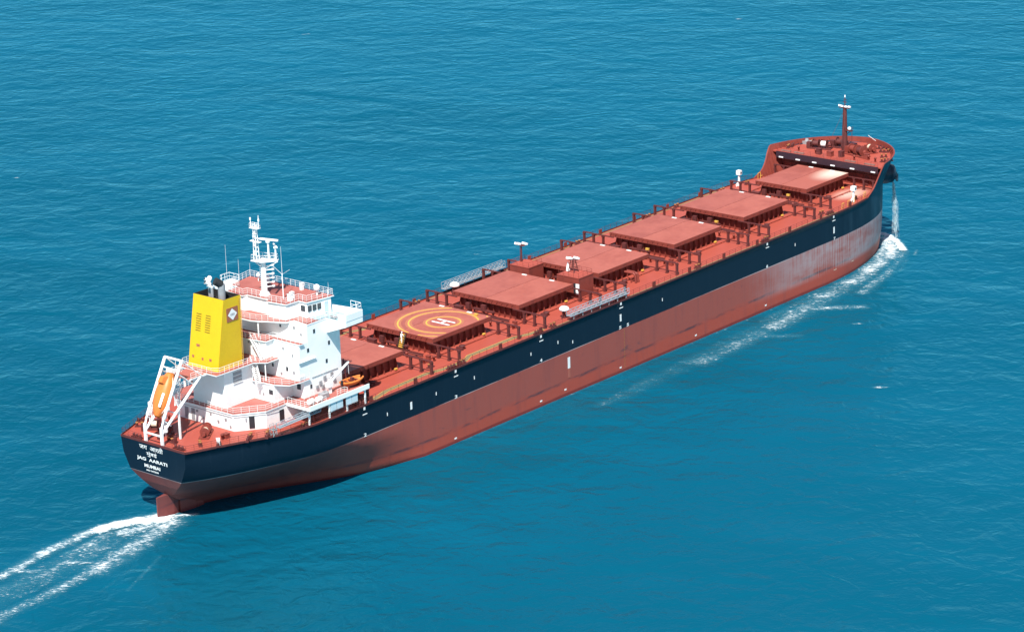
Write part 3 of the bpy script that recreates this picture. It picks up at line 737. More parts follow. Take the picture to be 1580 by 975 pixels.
for s_ in (-1, 1):
    mr.rail([(11.3,0),(11.3,s_*3.4),(12.2,s_*4.55),(19.7,s_*4.75),(21.3,s_*6.65),(24.3,s_*6.65)], T[3], 1.1, 1.15)
    mr.rail([(21.8,0),(22.6,s_*5.35),(24.4,s_*5.35),(24.5,s_*11.55),(25.3,s_*11.55)], T[4], 1.1, 1.1)
    mr.rail([(23.0,0),(23.3,s_*2.6),(25.7,s_*7.3),(27.3,s_*7.75),(26.8,s_*11.3),(31.2,s_*11.35)], T[5], 1.1, 1.1)
mr.build('house_railing', 'white', acc)
# columns under the overhangs, stairs between the decks
m2 = MB()
for y in (-3.5, -6.2, 3.5, 6.2): m2.tube((21.3,y,T[2]), (21.3,y,T[3]-.1), .11, n=8)
for y in (-2.6, 2.6): m2.tube((23.7,y,T[4]), (23.7,y,T[5]-.1), .13, n=8)
m2.build('deck_column', 'white', acc)
def stair(p, q, w, name='outside_stair'):
    p, q = Vector(p), Vector(q); d = q-p; sd = Vector((-d.y, d.x, 0)).normalized()*w/2; mb = MB()
    for s_ in (-1, 1):
        mb.tube(p+sd*s_, q+sd*s_, .09); mb.tube(p+sd*s_+Vector((0,0,1)), q+sd*s_+Vector((0,0,1)), .035)
        for i in range(5): a = p+d*i/4+sd*s_; mb.tube(a, a+Vector((0,0,1)), .03)
    n = int(abs(d.z)/.25)
    for i in range(n): c = p+d*(i+.5)/n; mb.cbox(c, (.26 if abs(d.x) > abs(d.y) else w, w if abs(d.x) > abs(d.y) else .26, .04))
    return mb.build(name, 'white', acc)
stair((21.9,-5.2,T[3]), (22.1,-2.6,T[4]), .8); stair((19.4,-6.3,T[2]), (20.6,-3.9,T[3]), .8)
stair((9.4,3.6,T[1]+.3), (11.0,4.4,T[3]), .8)
# windows and doors
def win_aft(x, y, z, w=.62, h=.8): 
    f = MB().box(x-.05, x-.005, y-w/2-.08, y+w/2+.08, z-h/2-.08, z+h/2+.08).build('window_frame', 'white', acc)
    return MB().box(x-.075, x-.045, y-w/2, y+w/2, z-h/2, z+h/2).build('window', 'glass', acc)
def win_side(x, z, y=11.4, w=.45, h=.7):
    for s_ in (-1, 1):
        MB().box(x-w/2, x+w/2, min(s_*y,s_*(y+.05)), max(s_*y,s_*(y+.05)), z-h/2, z+h/2).build('side_window', 'glass', acc)
for x, z in ((28.3,14.5),(26.6,11.5),(31.8,11.5),(31.0,8.4),(26.9,4.9)): win_side(x, z)
for y in (-8.0, 8.0): win_aft(20.6, y, 5.0, .95, .85)
for y in (-10.2, 10.2): win_aft(25.2, y, 5.1, .9, 1.0)
for y in (-8.6, 8.6): win_aft(24.2, y, 8.3, .5, .75)
for y in (-5.2, 5.2): win_aft(24.2, y, 8.4, .45, .6)
for y in (-5.3, 5.3): win_aft(26.4, y, 14.9, .4, .5)
def door(name, x0, x1, y0, y1, z0, z1, mat): return MB().box(x0, x1, y0, y1, z0, z1).build(name, mat, acc)
dr = Vector((16.9-12.5, -(10.2-6.85), 0)).normalized()
m2 = MB(); m2.cbox((14.9,-8.74,1.35), (.95,.12,2.1), 0, math.atan2(dr.y, dr.x)); m2.build('doorway', 'dark', acc)
m2 = MB(); m2.cbox((14.15,-8.15,1.9), (.3,.12,.7), 0, math.atan2(dr.y, dr.x)); m2.build('vent_louver', 'grey', acc)
door('doorway', 20.1, 21.1, -10.33, -10.2, .3, 2.3, 'dark')
for y in (4.6, 3.0): door('doorway', 12.42, 12.5, y-.4, y+.4, .2, 2.2, 'grey')
# wall fittings that break up the white plating
for (x, y, z, a) in [(12.42,0.6,1.0,.5),(12.42,-1.4,2.2,.3),(12.42,-3.2,1.2,.35),(12.42,-5.0,1.9,.4),(12.42,-6.1,.8,.3),(12.42,1.9,2.0,.4),(20.55,-6.2,4.4,.35),(24.15,-7.2,7.3,.35),(24.15,-10.2,8.0,.4),(24.45,-7.6,11.8,.35),(24.45,-9.8,10.9,.3),(22.65,-1.2,12.2,.35),(22.65,-3.4,11.1,.3),(26.35,-8.6,15.2,.4),(26.35,-10.2,14.2,.35)]:
    MB().box(x-.12, x, y-a/2, y+a/2, z-.18, z+.18).build('wall_fitting', 'grey', acc)
m2 = MB()
for zz in (2.55,):
    m2.tube((12.38,6.6,zz), (12.38,-6.6,zz), .04).tube((12.45,-6.95,zz), (16.8,-10.25,zz), .04).tube((17,-10.3,zz), (20,-10.4,zz), .04)
m2.build('cable_run', 'grey', acc)
m2 = MB()
for x, z in ((28.3,4.4),(29.1,5.0),(30.2,5.6),(31.3,4.9),(32.0,5.8),(29.7,4.1),(32.6,4.6)): m2.box(x-.28, x+.28, -11.62, -11.4, z-.3, z+.3)
m2.box(27.2, 33.6, -11.5, -11.4, 6.35, 6.45); m2.build('wall_equipment', 'grey', acc)

# engine casing and funnel
m2 = MB().prism([(13.7,3.9),(20.58,3.9),(20.58,-3.9),(13.7,-3.9)], T[1]+.03, T[3]-.17, 0)
cas = m2.build('engine_casing', 'white', ship)
m2 = MB(); m2.box(15.8, 17.8, -3.97, -3.88, 6.9, 9.1); lv = m2.build('casing_louver', 'grey', cas)
m2 = MB()
for z in (7.0,7.7,8.4,9.15): m2.box(15.7, 17.9, -4.03, -3.97, z-.05, z+.05)
m2.build('louver_frame', 'white', cas)
zb_, zt_ = T[3]+.01, 22.1
bt = [(12.7,-3.6),(18.5,-3.6),(18.5,3.6),(12.7,3.6)]; tp = [(14.95,-3.6),(18.9,-3.6),(18.9,3.6),(14.95,3.6)]
bv = lambda q, c=.12: [(x + (c if x < 15 else -c)*0, y) for x, y in q]
m2 = MB(); rows = []
for z in (zb_, zt_): 
    q = bt if z == zb_ else tp; rows.append([(x,y,z) for x, y in q]+[(q[0][0],q[0][1],z)])
m2.grid(rows, 0, False)
ti = [(x+(.12 if x < 16 else -.12), y*(1-.12/3.6)) for x, y in tp]; 
m2.grid([[(x,y,zt_) for x, y in tp+tp[:1]], [(x,y,zt_) for x, y in ti+ti[:1]], [(x,y,zt_-1.3) for x, y in ti+ti[:1]]], 1, False)
m2.add([(x,y,zt_-1.3) for x, y in ti], [(0,1,2,3)], 1)
m2.prism([(12.55,-3.66),(18.6,-3.66),(18.6,3.66),(12.55,3.66)], zb_, zb_+.12, 0)
fn = m2.build('funnel', ['yellow', 'black'], ship)
def faft(z): return 12.7+(14.95-12.7)*(z-zb_)/(zt_-zb_)
for yc in (1.9, -.35):
    for i in range(8):
        z = 18.9-i*.40; MB().box(faft(z)-.05, faft(z)+.02, yc-.6, yc+.6, z-.045, z+.045).build('funnel_louver', 'louver', fn)
for yc, z, a in ((1.6,13.6,.38),(2.6,11.6,.22),(.3,11.5,.2),(-1.6,11.6,.25)):
    m2 = MB().box(faft(z)-.08, faft(z)+.05, yc-a, yc+a, z-.22, z+.22).build('funnel_hatch', 'mark_faint', fn)
m2 = MB().box(15.45,18.1,-3.68,-3.6,18.0,20.4); em = m2.build('emblem_plate', 'emblem', fn)
m2 = MB(); c = (16.75,19.2); vs = [(c[0]-1.1,-3.72,c[1]), (c[0]+.05,-3.72,c[1]-1.05), (c[0]+1.1,-3.72,c[1]), (c[0]-.05,-3.72,c[1]+1.05)]
m2.add(vs, [(0,1,2,3)]); m2.build('emblem_diamond', 'mark_white', fn)
text_mesh('emblem_lettering', 'GES', 0,0,0,0,0, 'grey', fn, .02, lambda u, v: (16.25+1.0*u, -3.75, 19.02+.36*v))
m2 = MB().tube((18.7,-3.66,10.2), (18.95,-3.66,21.9), .05); 
for i in range(38): m2.box(18.35, 18.72, -3.72, -3.66, 10.5+i*.3, 10.54+i*.3)
m2.build('funnel_ladder', 'mark_yellow', fn)
for x, y, r, h, bend in ((17.6,2.3,.28,24.3,0),(16.6,1.2,.36,24.2,0),(16.2,.3,.25,23.9,0),(17.7,-.1,.3,24.0,0),(16.7,-1.5,.66,24.6,1)):
    m2 = MB().tube((x,y,zt_-1.3), (x,y,h-.5), r, n=12)
    d = Vector((-.7,.35,.55)); m2.tube((x,y,h-.55), Vector((x,y,h-.55))+d*(1.4 if bend else 1.0), r*1.02, n=12, mi=1)
    e = Vector((x,y,h-.55))+d*(1.41 if bend else 1.01); m2.tube(e, e+d*.02, r*.8, n=12, mi=2)
    m2.build('exhaust_pipe', ['grey', 'black' if bend else 'white', 'black'], fn)

# wheelhouse with deck, windows, doors, railings
wpts = sym([(26.9,2.6),(26.0,3.0),(26.4,6.9),(29.3,7.1),(29.3,9.0),(34.4,9.9)])
wh = MB().prism(wpts, T[5]+.02, T[6]-.16, 0).build('wheelhouse', 'white', ship)
rp = sym([(26.6,2.7),(25.7,2.9),(26.2,7.1),(29.1,7.3),(29.1,9.2),(34.9,10.2)])
MB().prism(rp, T[6]-.15, T[6]+.02, 0, 1).build('roof_deck', ['white', 'whitedeck'], wh)
rpi = [(x+(.15 if x < 30 else -.15), y*(1-.012)) for x, y in rp]
MB().rail(rpi, T[6]+.02, 1.15, 1.15, closed=True).build('roof_railing', 'white', wh)
for s_ in (-1, 1):
    for i, x in enumerate((29.9, 30.9, 31.9, 33.4)):
        y = 9.0+(x-29.3)*.9/5.1; 
        if x < 32.2: MB().box(x-.4, x+.4, min(s_*(y-.1),s_*(y+.1)), max(s_*(y-.1),s_*(y+.1)), 17.2, 18.25).build('bridge_window', 'glass', wh)
        else: MB().box(x-.55, x+.35, min(s_*(y-.12),s_*(y+.12)), max(s_*(y-.12),s_*(y+.12)), 16.25, 18.3).build('bridge_door', 'shade_white', wh)
    MB().box(29.24, 29.3, min(s_*7.6,s_*8.6), max(s_*7.6,s_*8.6), 17.2, 18.25).build('bridge_window', 'glass', wh)
MB().box(34.38, 34.48, -9.4, 9.4, 17.2, 18.3).build('front_window_band', 'glass', wh)
# bridge wings
for s_ in (-1, 1):
    m2 = MB()
    fl = [(31.3,s_*11.46),(31.4,s_*16.1),(35.6,s_*16.1),(34.7,s_*11.46)]
    zb2 = [13.4, 15.15, 15.15, 13.2]
    n = 4; lo = [(x,y,z) for (x,y), z in zip(fl, zb2)]; up = [(x,y,T[5]) for x, y in fl]
    ar = 1 if s_ > 0 else -1
    vs = lo+up; fs = [(0,1,5,4),(1,2,6,5),(2,3,7,6),(3,2,1,0)] ; m2.add(vs, fs, 0)
    m2.add([(x,y,T[5]+.02) for x, y in fl], [(0,1,2,3)], 1)
    # floor inside over the house roof and solid bulwark
    q = [(31.2,s_*11.4),(31.9,s_*15.6),(31.9,s_*16.1)]
    def wall(a, b2, z0, z1, th=.1):
        d = Vector((b2[0]-a[0], b2[1]-a[1])); nn = Vector((-d.y, d.x)).normalized()*th/2
        m2.prism([(a[0]+nn.x,a[1]+nn.y),(b2[0]+nn.x,b2[1]+nn.y),(b2[0]-nn.x,b2[1]-nn.y),(a[0]-nn.x,a[1]-nn.y)], z0, z1, 0)
    wall((31.36,s_*14.3), (31.4,s_*16.05), T[5]+.02, T[5]+1.15); wall((31.4,s_*16.1), (35.6,s_*16.1), T[5], T[5]+1.2); wall((35.6,s_*16.1), (34.7,s_*9.9), T[5], T[5]+1.25)
    bw_ = m2.build('bridge_wing', ['white', 'floor_blue'], ship)
    m2 = MB(); y1, y2 = sorted((s_*9.2, s_*11.37)); m2.box(29.6, 34.6, y1, y2+.3 if s_ > 0 else y2, T[5]+.025, T[5]+.045); m2.build('wing_floor', 'floor_blue', bw_)
    MB().rail([(31.3,s_*11.5),(31.36,s_*14.3)], T[5], 1.1, .9).build('wing_railing', 'white', bw_)
    MB().rail([(33.2,s_*15.7),(33.2,s_*16.0),(35.4,s_*16.0),(35.4,s_*13.6)], T[5]+1.2, 1.25, 1.1, .045, 2).build('light_cage', 'white', bw_)
    MB().cbox((33.4,s_*14.6,T[5]+.55), (.7,.8,1.0)).build('wing_console', 'white', bw_)
    MB().cbox((32.0,s_*12.9,T[5]+.3), (1.1,1.3,.12)).build('floor_grating', 'grey', bw_)
# roof gear
def dome(x, y, z, r, h, par=wh):
    return MB().tube((x,y,z), (x,y,z+h), r*.28, n=8).lathe([(r*.75,0),(r,.25*r),(r,1.0*r),(r*.8,1.5*r),(r*.4,1.8*r),(r*.05,1.9*r)], (x,y,z+h), n=14).build('satellite_dome', 'white', par)
dome(33.4, -7.6, T[6], .55, .9); dome(29.6, 15.0, T[5], .45, 2.6); dome(33.6, 6.8, T[6], .35, .8)
for x, y, a in ((34.0,-3.4,.55),(33.9,4.8,.5),(29.3,-5.6,.6),(28.2,-6.2,.7)):
    MB().cbox((x,y,T[6]+.6), (a,a,1.15)).cbox((x,y,T[6]+1.22), (a*1.15,a*1.15,.08)).build('roof_locker', 'white', wh)
mb = MB().tube((28.4,-4.4,T[6]), (28.4,-4.4,23.6), .1, .08).tube((28.4,-4.4,23.6), (28.4,-4.4,28.4), .04, .02).tube((28.4,-4.4,23.4), (28.4,-2.2,24.6), .025).tube((28.4,-4.4,23.4), (28.4,-6.3,24.6), .025)
mb.build('whip_antenna', 'white', ship)
for x, y, h in ((34.4,9.6,2.6),(34.2,-9.6,2.4),(31.5,12.5,6.2),(33,11,3.4)):
    MB().tube((x,y,T[6]-1.5 if abs(y) > 10 else T[6]), (x,y,T[6]+h), .035, .015, 5).build('thin_antenna', 'white', wh)
# radar mast
mx = 28.3
mb = MB().tube((mx,0,T[6]), (mx,0,25.2), .58, .42, 14).lathe([(1.0,0),(.75,.5)], (mx,0,T[6]), n=14)
mb.prism([(mx-1.3,1.7),(mx+.9,1.7),(mx+1.2,.2),(mx+2.0,-1.9),(mx+1.0,-2.3),(mx-1.1,-.5)], 25.1, 25.25)
mb.rail([(mx-1.2,1.6),(mx+.8,1.6),(mx+1.1,.2),(mx+1.9,-1.8),(mx+1.0,-2.2),(mx-1.0,-.4)], 25.25, 1.0, .8, .028, 2, True)
for i in range(6):
    z = 20.4+i*.75; mb.tube((mx,0,z), (mx+.6,-1.5,z+.3), .09, n=6); mb.cbox((mx+.65,-1.65,z+.35), (.35,.35,.3))
mb.path([(mx,0,23.6),(mx+1.2,-2.4,25.1)], .12).path([(mx,0,23.8),(mx-.8,1.4,25.1)], .12)
for (dx, dy) in ((-.35,.35+.7),(.35,.35+.7),(.35,-.35+.7),(-.35,-.35+.7)):
    mb.tube((mx-.6+dx,dy+.2,25.2), (mx-.6+dx*.6,(dy-.7)*.6+.9,31.0), .08)
for i in range(7):
    z = 26+i*.8; mb.cbox((mx-.6,.9,z), (.7,.7,.07)); mb.tube((mx-.9,1.2,z), (mx-.3,.6,z+.8), .04); mb.tube((mx-.3,1.2,z), (mx-.9,.6,z+.8), .04)
mb.cbox((mx-.6,.9,31.0), (.9,1.9,.12)).cbox((mx-.6,.9,28.6), (.6,2.3,.1)).rail([(mx-1.0,.0),(mx-.2,.0),(mx-.2,1.8),(mx-1.0,1.8)], 31.0, .8, .8, .03, 2, True)
mb.tube((mx-.6,.0,31.0), (mx-.6,-.1,33.4), .12, .06).tube((mx-.6,1.8,31.0), (mx-.6,1.9,32.4), .12, .06).tube((mx-.6,.9,31), (mx-.6,.9,31.9), .1)
mb.tube((mx+.6,-.9,25.2), (mx+.6,-.9,28.4), .22, .16, 8).tube((mx+1.5,-1.7,25.2), (mx+1.5,-1.7,27.3), .2, .14, 8)
for i in range(14): mb.tube((mx-.75,-.2,19.6+i*.4), (mx-.75,.2,19.6+i*.4), .025, n=4)
rm = mb.build('radar_mast', 'white', ship)
MB().cbox((mx+.6,-.9,28.6), (.55,.55,.4)).cbox((mx+.6,-.9,28.95), (.3,4.0,.3), 0, .25).build('radar_scanner', 'white', rm)
MB().cbox((mx+1.5,-1.7,27.45), (.45,.45,.35)).cbox((mx+1.5,-1.7,27.75), (.2,2.6,.22), 0, -.55).build('radar_scanner', 'white', rm)
for z in (29.6, 28.0, 26.4): MB().cbox((mx-1.0,.9,z), (.25,.3,.35)).build('signal_lamp', 'white', rm)
for y in (-.1, 1.9): MB().tube((mx-.6,y,32.3), (mx-.6,y,32.7), .16, n=8).build('signal_lamp', 'lens', rm)

# free-fall lifeboat launching frame at the stern
mb = MB()
for s_ in (-1, 1):
    y = s_*2.0
    mb.box(.2, .62, y-.21, y+.21, .1, 3.3)
    mb.tube((.45,y,3.0), (1.3,y,5.2), .19, n=8); mb.tube((1.1,y,4.6), (6.0,y,13.5), .28, n=8)
    mb.tube((.6,y,2.2), (9.8,s_*2.2,9.7), .26, n=8)
    mb.tube((3.4,y,8.8), (4.6,s_*2.05,5.5), .1, n=6); mb.tube((5.0,y,11.5), (8.3,s_*2.1,8.7), .1, n=6)
    mb.box(4.4, 4.7, y-.14, y+.14, .05, 5.2); mb.cbox((2.0,y*1.08,6.3), (.5,.45,.6))
    mb.tube((1.0,y,4.4), (2.6,y,3.0), .12); mb.tube((6.0,y,13.5), (9.9,s_*2.3,10.0), .1)
mb.box(.35, .55, -2.0, 2.0, 1.55, 1.8); mb.tube((6.0,-2.1,13.5), (6.0,2.1,13.5), .2, n=8); mb.tube((5.2,-2.0,12.0), (5.2,2.0,12.0), .13, n=8); mb.tube((4.0,-2,4.8), (4.0,2,4.8), .13)
mb.rail([(5.4,2.3),(9.8,2.5)], 9.9, 1.1, 1.1).rail([(9.8,-2.5),(7.4,-2.5)], 9.9, 1.1, 1.1).box(7.4, 11.2, -2.3, -2.1, 9.6, 9.85)
mb.lathe([(.5,-.7),(.55,0),(.5,.7)], (6.6,1.6,10.8), (0,1,0), 12).box(3.9, 4.5, .9, 1.6, 3.1, 4.7).tube((4.2,1.2,0), (4.2,1.2,3.1), .12).lathe([(.3,0),(.3,1.1)],(3.0,-.3,1.4),n=10)
lf = mb.build('lifeboat_launching_frame', 'white', ship)
MB().box(7.4, 11.15, -2.1, 2.6, 9.7, 9.84).build('boarding_platform', 'whitedeck', lf)
for x, y, a in ((2.6,.9,.8),(3.6,-.8,1.0),(5.4,1.4,.9),(2.4,-2.9,.5),(6.4,3.4,1.1),(7.5,6.6,.9),(3.8,6.2,.7)): MB().cbox((x,y,.5), (a,a*.8,1.0)).lathe([(.3,0),(.3,1.3)], (x+a*.5,y+.1,0), n=8).build('stern_machinery', 'darkred', ship)
drum_winch(5.6, 5.4, 0, .6, 1, ('darkred','rope'), .8)
for x, y in ((8.9,9.6),(10.6,10.6),(12.4,11.4),(7.3,8.4)): MB().tube((x,y,0), (x,y,1.6), .12).cbox((x,y,1.7), (.7,.7,.5)).build('quarter_locker', 'white', ship)
# rescue boat crane on the starboard boat deck
mb = MB().tube((30.0,-12.9,T[1]), (30.0,-12.9,5.6), .33, .28, 10).tube((30.0,-12.9,5.0), (34.7,-13.1,7.5), .24, .16, 8).cbox((29.8,-12.9,4.7), (.9,.9,.8))
mb.tube((30.0,-12.9,5.7), (34.4,-13.1,7.6), .04).tube((34.5,-13.1,7.3), (34.5,-13.2,5.4), .03)
mb.build('boat_crane', 'white', ship)
MB().tube((36.9,-10.6,0), (36.4,-10.2,7.0), .2, .12, 8).cbox((36.5,-10.3,5.7), (.4,.6,.3)).build('provision_post', 'darkred', ship)
mb = MB().cbox((27.6,-13.6,T[1]+.45), (1.6,1.2,.8)).lathe([(.6,.0),(.5,.8)], (28.4,-13.2,T[1]+.05), n=10); mb.build('covered_winch', 'grey', acc)
for s_ in (-1, 1):
    mb = MB().tube((93.4,s_*13.7,0), (93.4,s_*13.7,1.4), .22, n=8).tube((92.6,s_*13.7,0), (93.0,s_*13.7,1.4), .1).tube((94.2,s_*13.7,0), (93.9,s_*13.7,1.4), .1)
    mb.build('ladder_winch_stand', 'darkred', ship)

# ------------------------------------------------------------------ separate things carried by the ship
def boat_mesh(L_, B_, D_, closed, n=16):
    """boat along +X, keel down; returns rows of points for hull and top"""
    rows = []
    for i in range(n+1):
        t = i/n; x = (t-.5)*L_
        w = B_/2*math.sin(math.pi*min(1, max(0,(t*.9+.06))))**.5 if not closed else B_/2*(math.sin(math.pi*(t*.92+.04)))**.55
        sheer = .25*(abs(t-.5)*2)**2
        r = []
        for a in range(9):
            th = math.pi*a/8; r.append((x, -w*math.cos(th), -D_*.55*math.sin(th)**.7*(.6+.4*math.sin(math.pi*t)) + sheer*.5))
        rows.append(r)
    return rows
lb = empty('lifeboat', (3.3,0,7.9), 'orange enclosed lifeboat slung nose down in the white stern frame', 'lifeboat')
ang = math.atan2(7.0, 3.9); Rl = Matrix.Rotation(-(ang), 3, 'Y')   # local +X points up the slope
def TL(v): return Vector((3.3,0,7.9)) + Rl @ Vector(v)
rows = boat_mesh(7.8, 3.3, 2.2, True); mb = MB(); mb.grid([[TL(p_) for p_ in r] for r in rows]); mb.build('boat_hull', 'orange', lb)
rows2 = []
for i in range(17):
    t = i/16; x = (t-.5)*7.5; w = 1.6*(math.sin(math.pi*(t*.92+.04)))**.55; hgt = 1.35*(math.sin(math.pi*(t*.9+.05)))**.5
    rows2.append([TL((x, -w*math.cos(math.pi*a/8), .05+hgt*math.sin(math.pi*a/8)**.8)) for a in range(9)])
mb = MB(); mb.grid([r[::-1] for r in rows2]); mb.build('canopy', 'orange', lb)
mb = MB(); mb.add([TL(v) for v in [(1.6,-.65,1.1),(3.1,-.6,.95),(3.1,.6,.95),(1.6,.65,1.1),(1.8,-.5,1.8),(2.8,-.45,1.7),(2.8,.45,1.7),(1.8,.5,1.8)]], [(0,1,5,4),(1,2,6,5),(2,3,7,6),(3,0,4,7),(4,5,6,7)])
mb.build('steering_cabin', 'orange', lb)
mb = MB(); mb.add([TL(v) for v in [(1.72,-.5,1.3),(1.80,-.4,1.65),(1.80,.4,1.65),(1.72,.5,1.3)]], [(0,1,2,3)]); mb.build('cabin_window', 'glass', lb)
mb = MB()
for s_ in (-1, 1): mb.path([TL(((i/10-.5)*7.2, s_*(1.66*(math.sin(math.pi*(i/10*.92+.04)))**.55), .03)) for i in range(11)], .07)
mb.build('rubbing_strake', 'mark_white', lb)
mb = MB(); mb.add([TL(v) for v in [(-2.2,-1.2,1.12),(.2,-1.3,1.15),(.2,-.95,1.4),(-2.2,-.85,1.32)]], [(0,1,2,3)]); mb.build('reflective_patch', 'cloth', lb)
# rescue boat
rb = empty('rescue_boat', (34.7,-13.6,4.2), 'small open orange rescue boat stowed below the white crane arm beside the house', 'rescue boat')
def TR(v): return Vector((34.7,-13.6,4.2)) + Matrix.Rotation(-.05, 3, 'Z') @ Vector(v)
rows = boat_mesh(4.8, 2.1, 1.3, False); mb = MB(); mb.grid([[TR(p_) for p_ in r] for r in rows])
inner = [[TR((p_[0]*.93, p_[1]*.8, p_[2]*.6+.02)) for p_ in r] for r in rows]; mb.grid([r[::-1] for r in inner]); mb.build('boat_hull', 'orange', rb)
for q in (0, -1): MB().path([TR((r[q][0], r[q][1], r[q][2]+.05)) for r in rows], .17, 8).build('rubber_collar', 'orange', rb)
mb = MB(); 
for x in (-1.0, 0, 1.0): mb.cbox(TR((x,0,.0)), (.3,1.5,.1))
mb.cbox(TR((.1,0,.25)), (.5,.5,.6)); mb.build('bench_seat', 'darkred', rb)
MB().cbox(TR((-2.3,0,.15)), (.35,.4,.8)).build('outboard_motor', 'dark', rb)
for x in (33.1, 36.0): MB().box(x-.1, x+.1, -14.4, -12.8, T[1]+.04, 3.9).build('boat_chock', 'red', acc)
# liferaft canisters
def raft(x, y, z, label, group, r=.5, L_=1.4):
    e = empty('liferaft_canister', (x,y,z), label, 'liferaft', group)
    MB().lathe([(r*.75,-L_/2),(r,-L_/2+.15),(r,L_/2-.15),(r*.75,L_/2)], (x,y,z+r+.05), (.9,.1,0), 14).build('canister', 'cloth', e)
    m3 = MB()
    for q in (-.4, .4): m3.lathe([(r*1.03,-.04),(r*1.03,.04)], (x+q*.9,y+q*.1,z+r+.05), (.9,.1,0), 14)
    m3.build('lashing_strap', 'grey', e); return e
g = 'white liferaft canisters on the starboard boat deck'
raft(23.6, -14.4, T[1]+.05, 'white liferaft canister on the boat deck, the aftmost one behind the railing', g)
raft(25.4, -14.6, T[1]+.05, 'white liferaft canister on the boat deck, the one nearer the crane', g)
# white covered winches by the accommodation ladders
for s_, lab in ((-1, 'white canvas covered drum beside the silver ladder on the near side'), (1, 'white canvas covered drum beside the folded ladder on the far side')):
    e = empty('covered_drum', (93.4,s_*13.7,1.4), lab, 'covered drum', 'white covered drums by the boarding ladders')
    MB().lathe([(.55,0),(.95,.15),(1.0,.45),(.75,.8),(.3,.95)], (93.4,s_*13.7,1.42), (.05,0,1), 16).build('canvas_cover', 'cloth', e)
    MB().cbox((93.4,s_*13.7,1.44), (1.3,.8,.08)).build('base_plate', 'darkred', e)
# accommodation ladders
def ladder(p, q, w, label, group=None, frames=True, mat='alu', name='boarding_ladder', hh=1.0):
    p, q = Vector(p), Vector(q); e = empty(name, p, label, 'boarding ladder', group); d = q-p; L_ = d.length; u = d.normalized(); sd = Vector((-u.y,u.x,0)).normalized()*w/2; up = Vector((0,0,1))
    mb = MB()
    for s_ in (-1, 1): mb.tube(p+sd*s_, q+sd*s_, .09, n=6)
    mb.add([p-sd, q-sd, q+sd, p+sd], [(0,1,2,3)]); mb.build('stringer_frame', mat, e)
    m3 = MB(); n = int(L_/.45)
    for i in range(n): c = p+d*(i+.5)/n+up*.04; m3.cbox(c, (.3,w-.1,.05), 0, math.atan2(u.y,u.x))
    m3.build('tread', 'grey', e)
    for s_ in (-1, 1):
        m3 = MB(); m3.tube(p+sd*s_+up*hh, q+sd*s_+up*hh, .06).tube(p+sd*s_+up*hh*.5, q+sd*s_+up*hh*.5, .04)
        k = int(L_/1.4)
        for i in range(k+1): a = p+d*i/k+sd*s_; m3.tube(a, a+up*hh, .045)
        for i in range(k): m3.tube(p+d*i/k+sd*s_, p+d*(i+1)/k+sd*s_+up*hh, .03)
        m3.build('handrail', mat, e)
    return e
lg = 'boarding ladders stowed along the ship side'
ladder((92.4,-15.55,.95), (110.6,-15.55,.95), .95, 'silver boarding ladder lying along the near deck edge amidships', lg)
ladder((92.0,15.5,.95), (110.5,15.5,1.0), .8, 'folded boarding ladder standing along the far deck edge amidships', lg, hh=1.3)
ladder((15.2,-14.6,1.5), (24.6,-15.3,2.0), .8, 'grey gangway lying aft of the boat deck beside the white house', lg, name='gangway', hh=.75)
mb = MB()
for x in (14.5, 15.3):
    for y in (-14.2, -13.4): mb.tube((x,y,0), (x,y,2.1), .07)
mb.box(14.4,15.4,-14.3,-13.3,1.1,1.2).rail([(14.5,-14.2),(15.3,-14.2),(15.3,-13.4),(14.5,-13.4)], 1.2, .9, .5, .03, 2, True).path([(14.5,-14.2,0),(15.3,-14.2,1.1),(14.5,-13.4,0),(15.3,-13.4,1.1)], .04)
mb.build('gangway_platform', 'grey', ship)
mb = MB()
for s_ in (-1, 1):
    for i in range(7): 
        x = 93.5+i*2.7; mb.box(x-.08, x+.08, s_*15.9-.1, s_*15.9+.1, .0, .9).box(x-.08, x+.08, min(s_*15.2,s_*16.0), max(s_*15.2,s_*16.0), .8, .9)
mb.build('ladder_bracket', 'grey', ship)
# canvas cone on the near store house
e = empty('canvas_cone', (107.2,-3.7,4.15), 'slim white canvas covered post standing on the roof of the near red store house', 'covered post')
MB().lathe([(.42,0),(.34,.6),(.26,1.1),(.12,1.6),(.03,1.85)], (107.2,-3.7,4.16), n=12).build('canvas_cover', 'cloth', e)
MB().lathe([(.46,0),(.46,.08)], (107.2,-3.7,4.152), n=12).build('base_ring', 'darkred', e)
# yellow crates on hatch surrounds
for k, y in ((2,-2.6),(3,-2.9),(1,-3.2),(6,6.2)):
    xx = hx[k][0]-1.9
    e = empty('yellow_box', (xx,y,2.2 if k != 6 else 3.32), {2:'yellow fire hose box on the aft side of the second hatch from the bow',3:'yellow fire hose box on the aft side of the third hatch from the bow',1:'yellow fire hose box on the aft side of the hatch nearest the bow',6:'yellow box at the forward port edge of the hatch with the landing circles'}[k], 'hose box', 'yellow hose boxes by the hatches')
    if k == 6: e.location = (77.2,-5.7,3.32); ORG[e] = Vector(e.location); xx, y, zz = 77.2, -5.7, 3.33; e['label'] = 'yellow box on the covers with the landing circles, near the outer circle'
    else:
        zz = 1.75; e.location = (xx,y,0); ORG[e] = Vector((xx,y,0)); MB().box(xx-.1, xx+.1, y-.1, y+.1, 0, 1.74).build('stand', 'darkred', e)
    MB().box(xx-.2, xx+.2, y-.35, y+.35, zz, zz+.3).build('box_body', 'mark_yellow', e)
    MB().box(xx-.25, xx+.25, y-.4, y+.4, zz+.3, zz+.36).build('lid', 'mark_yellow', e)

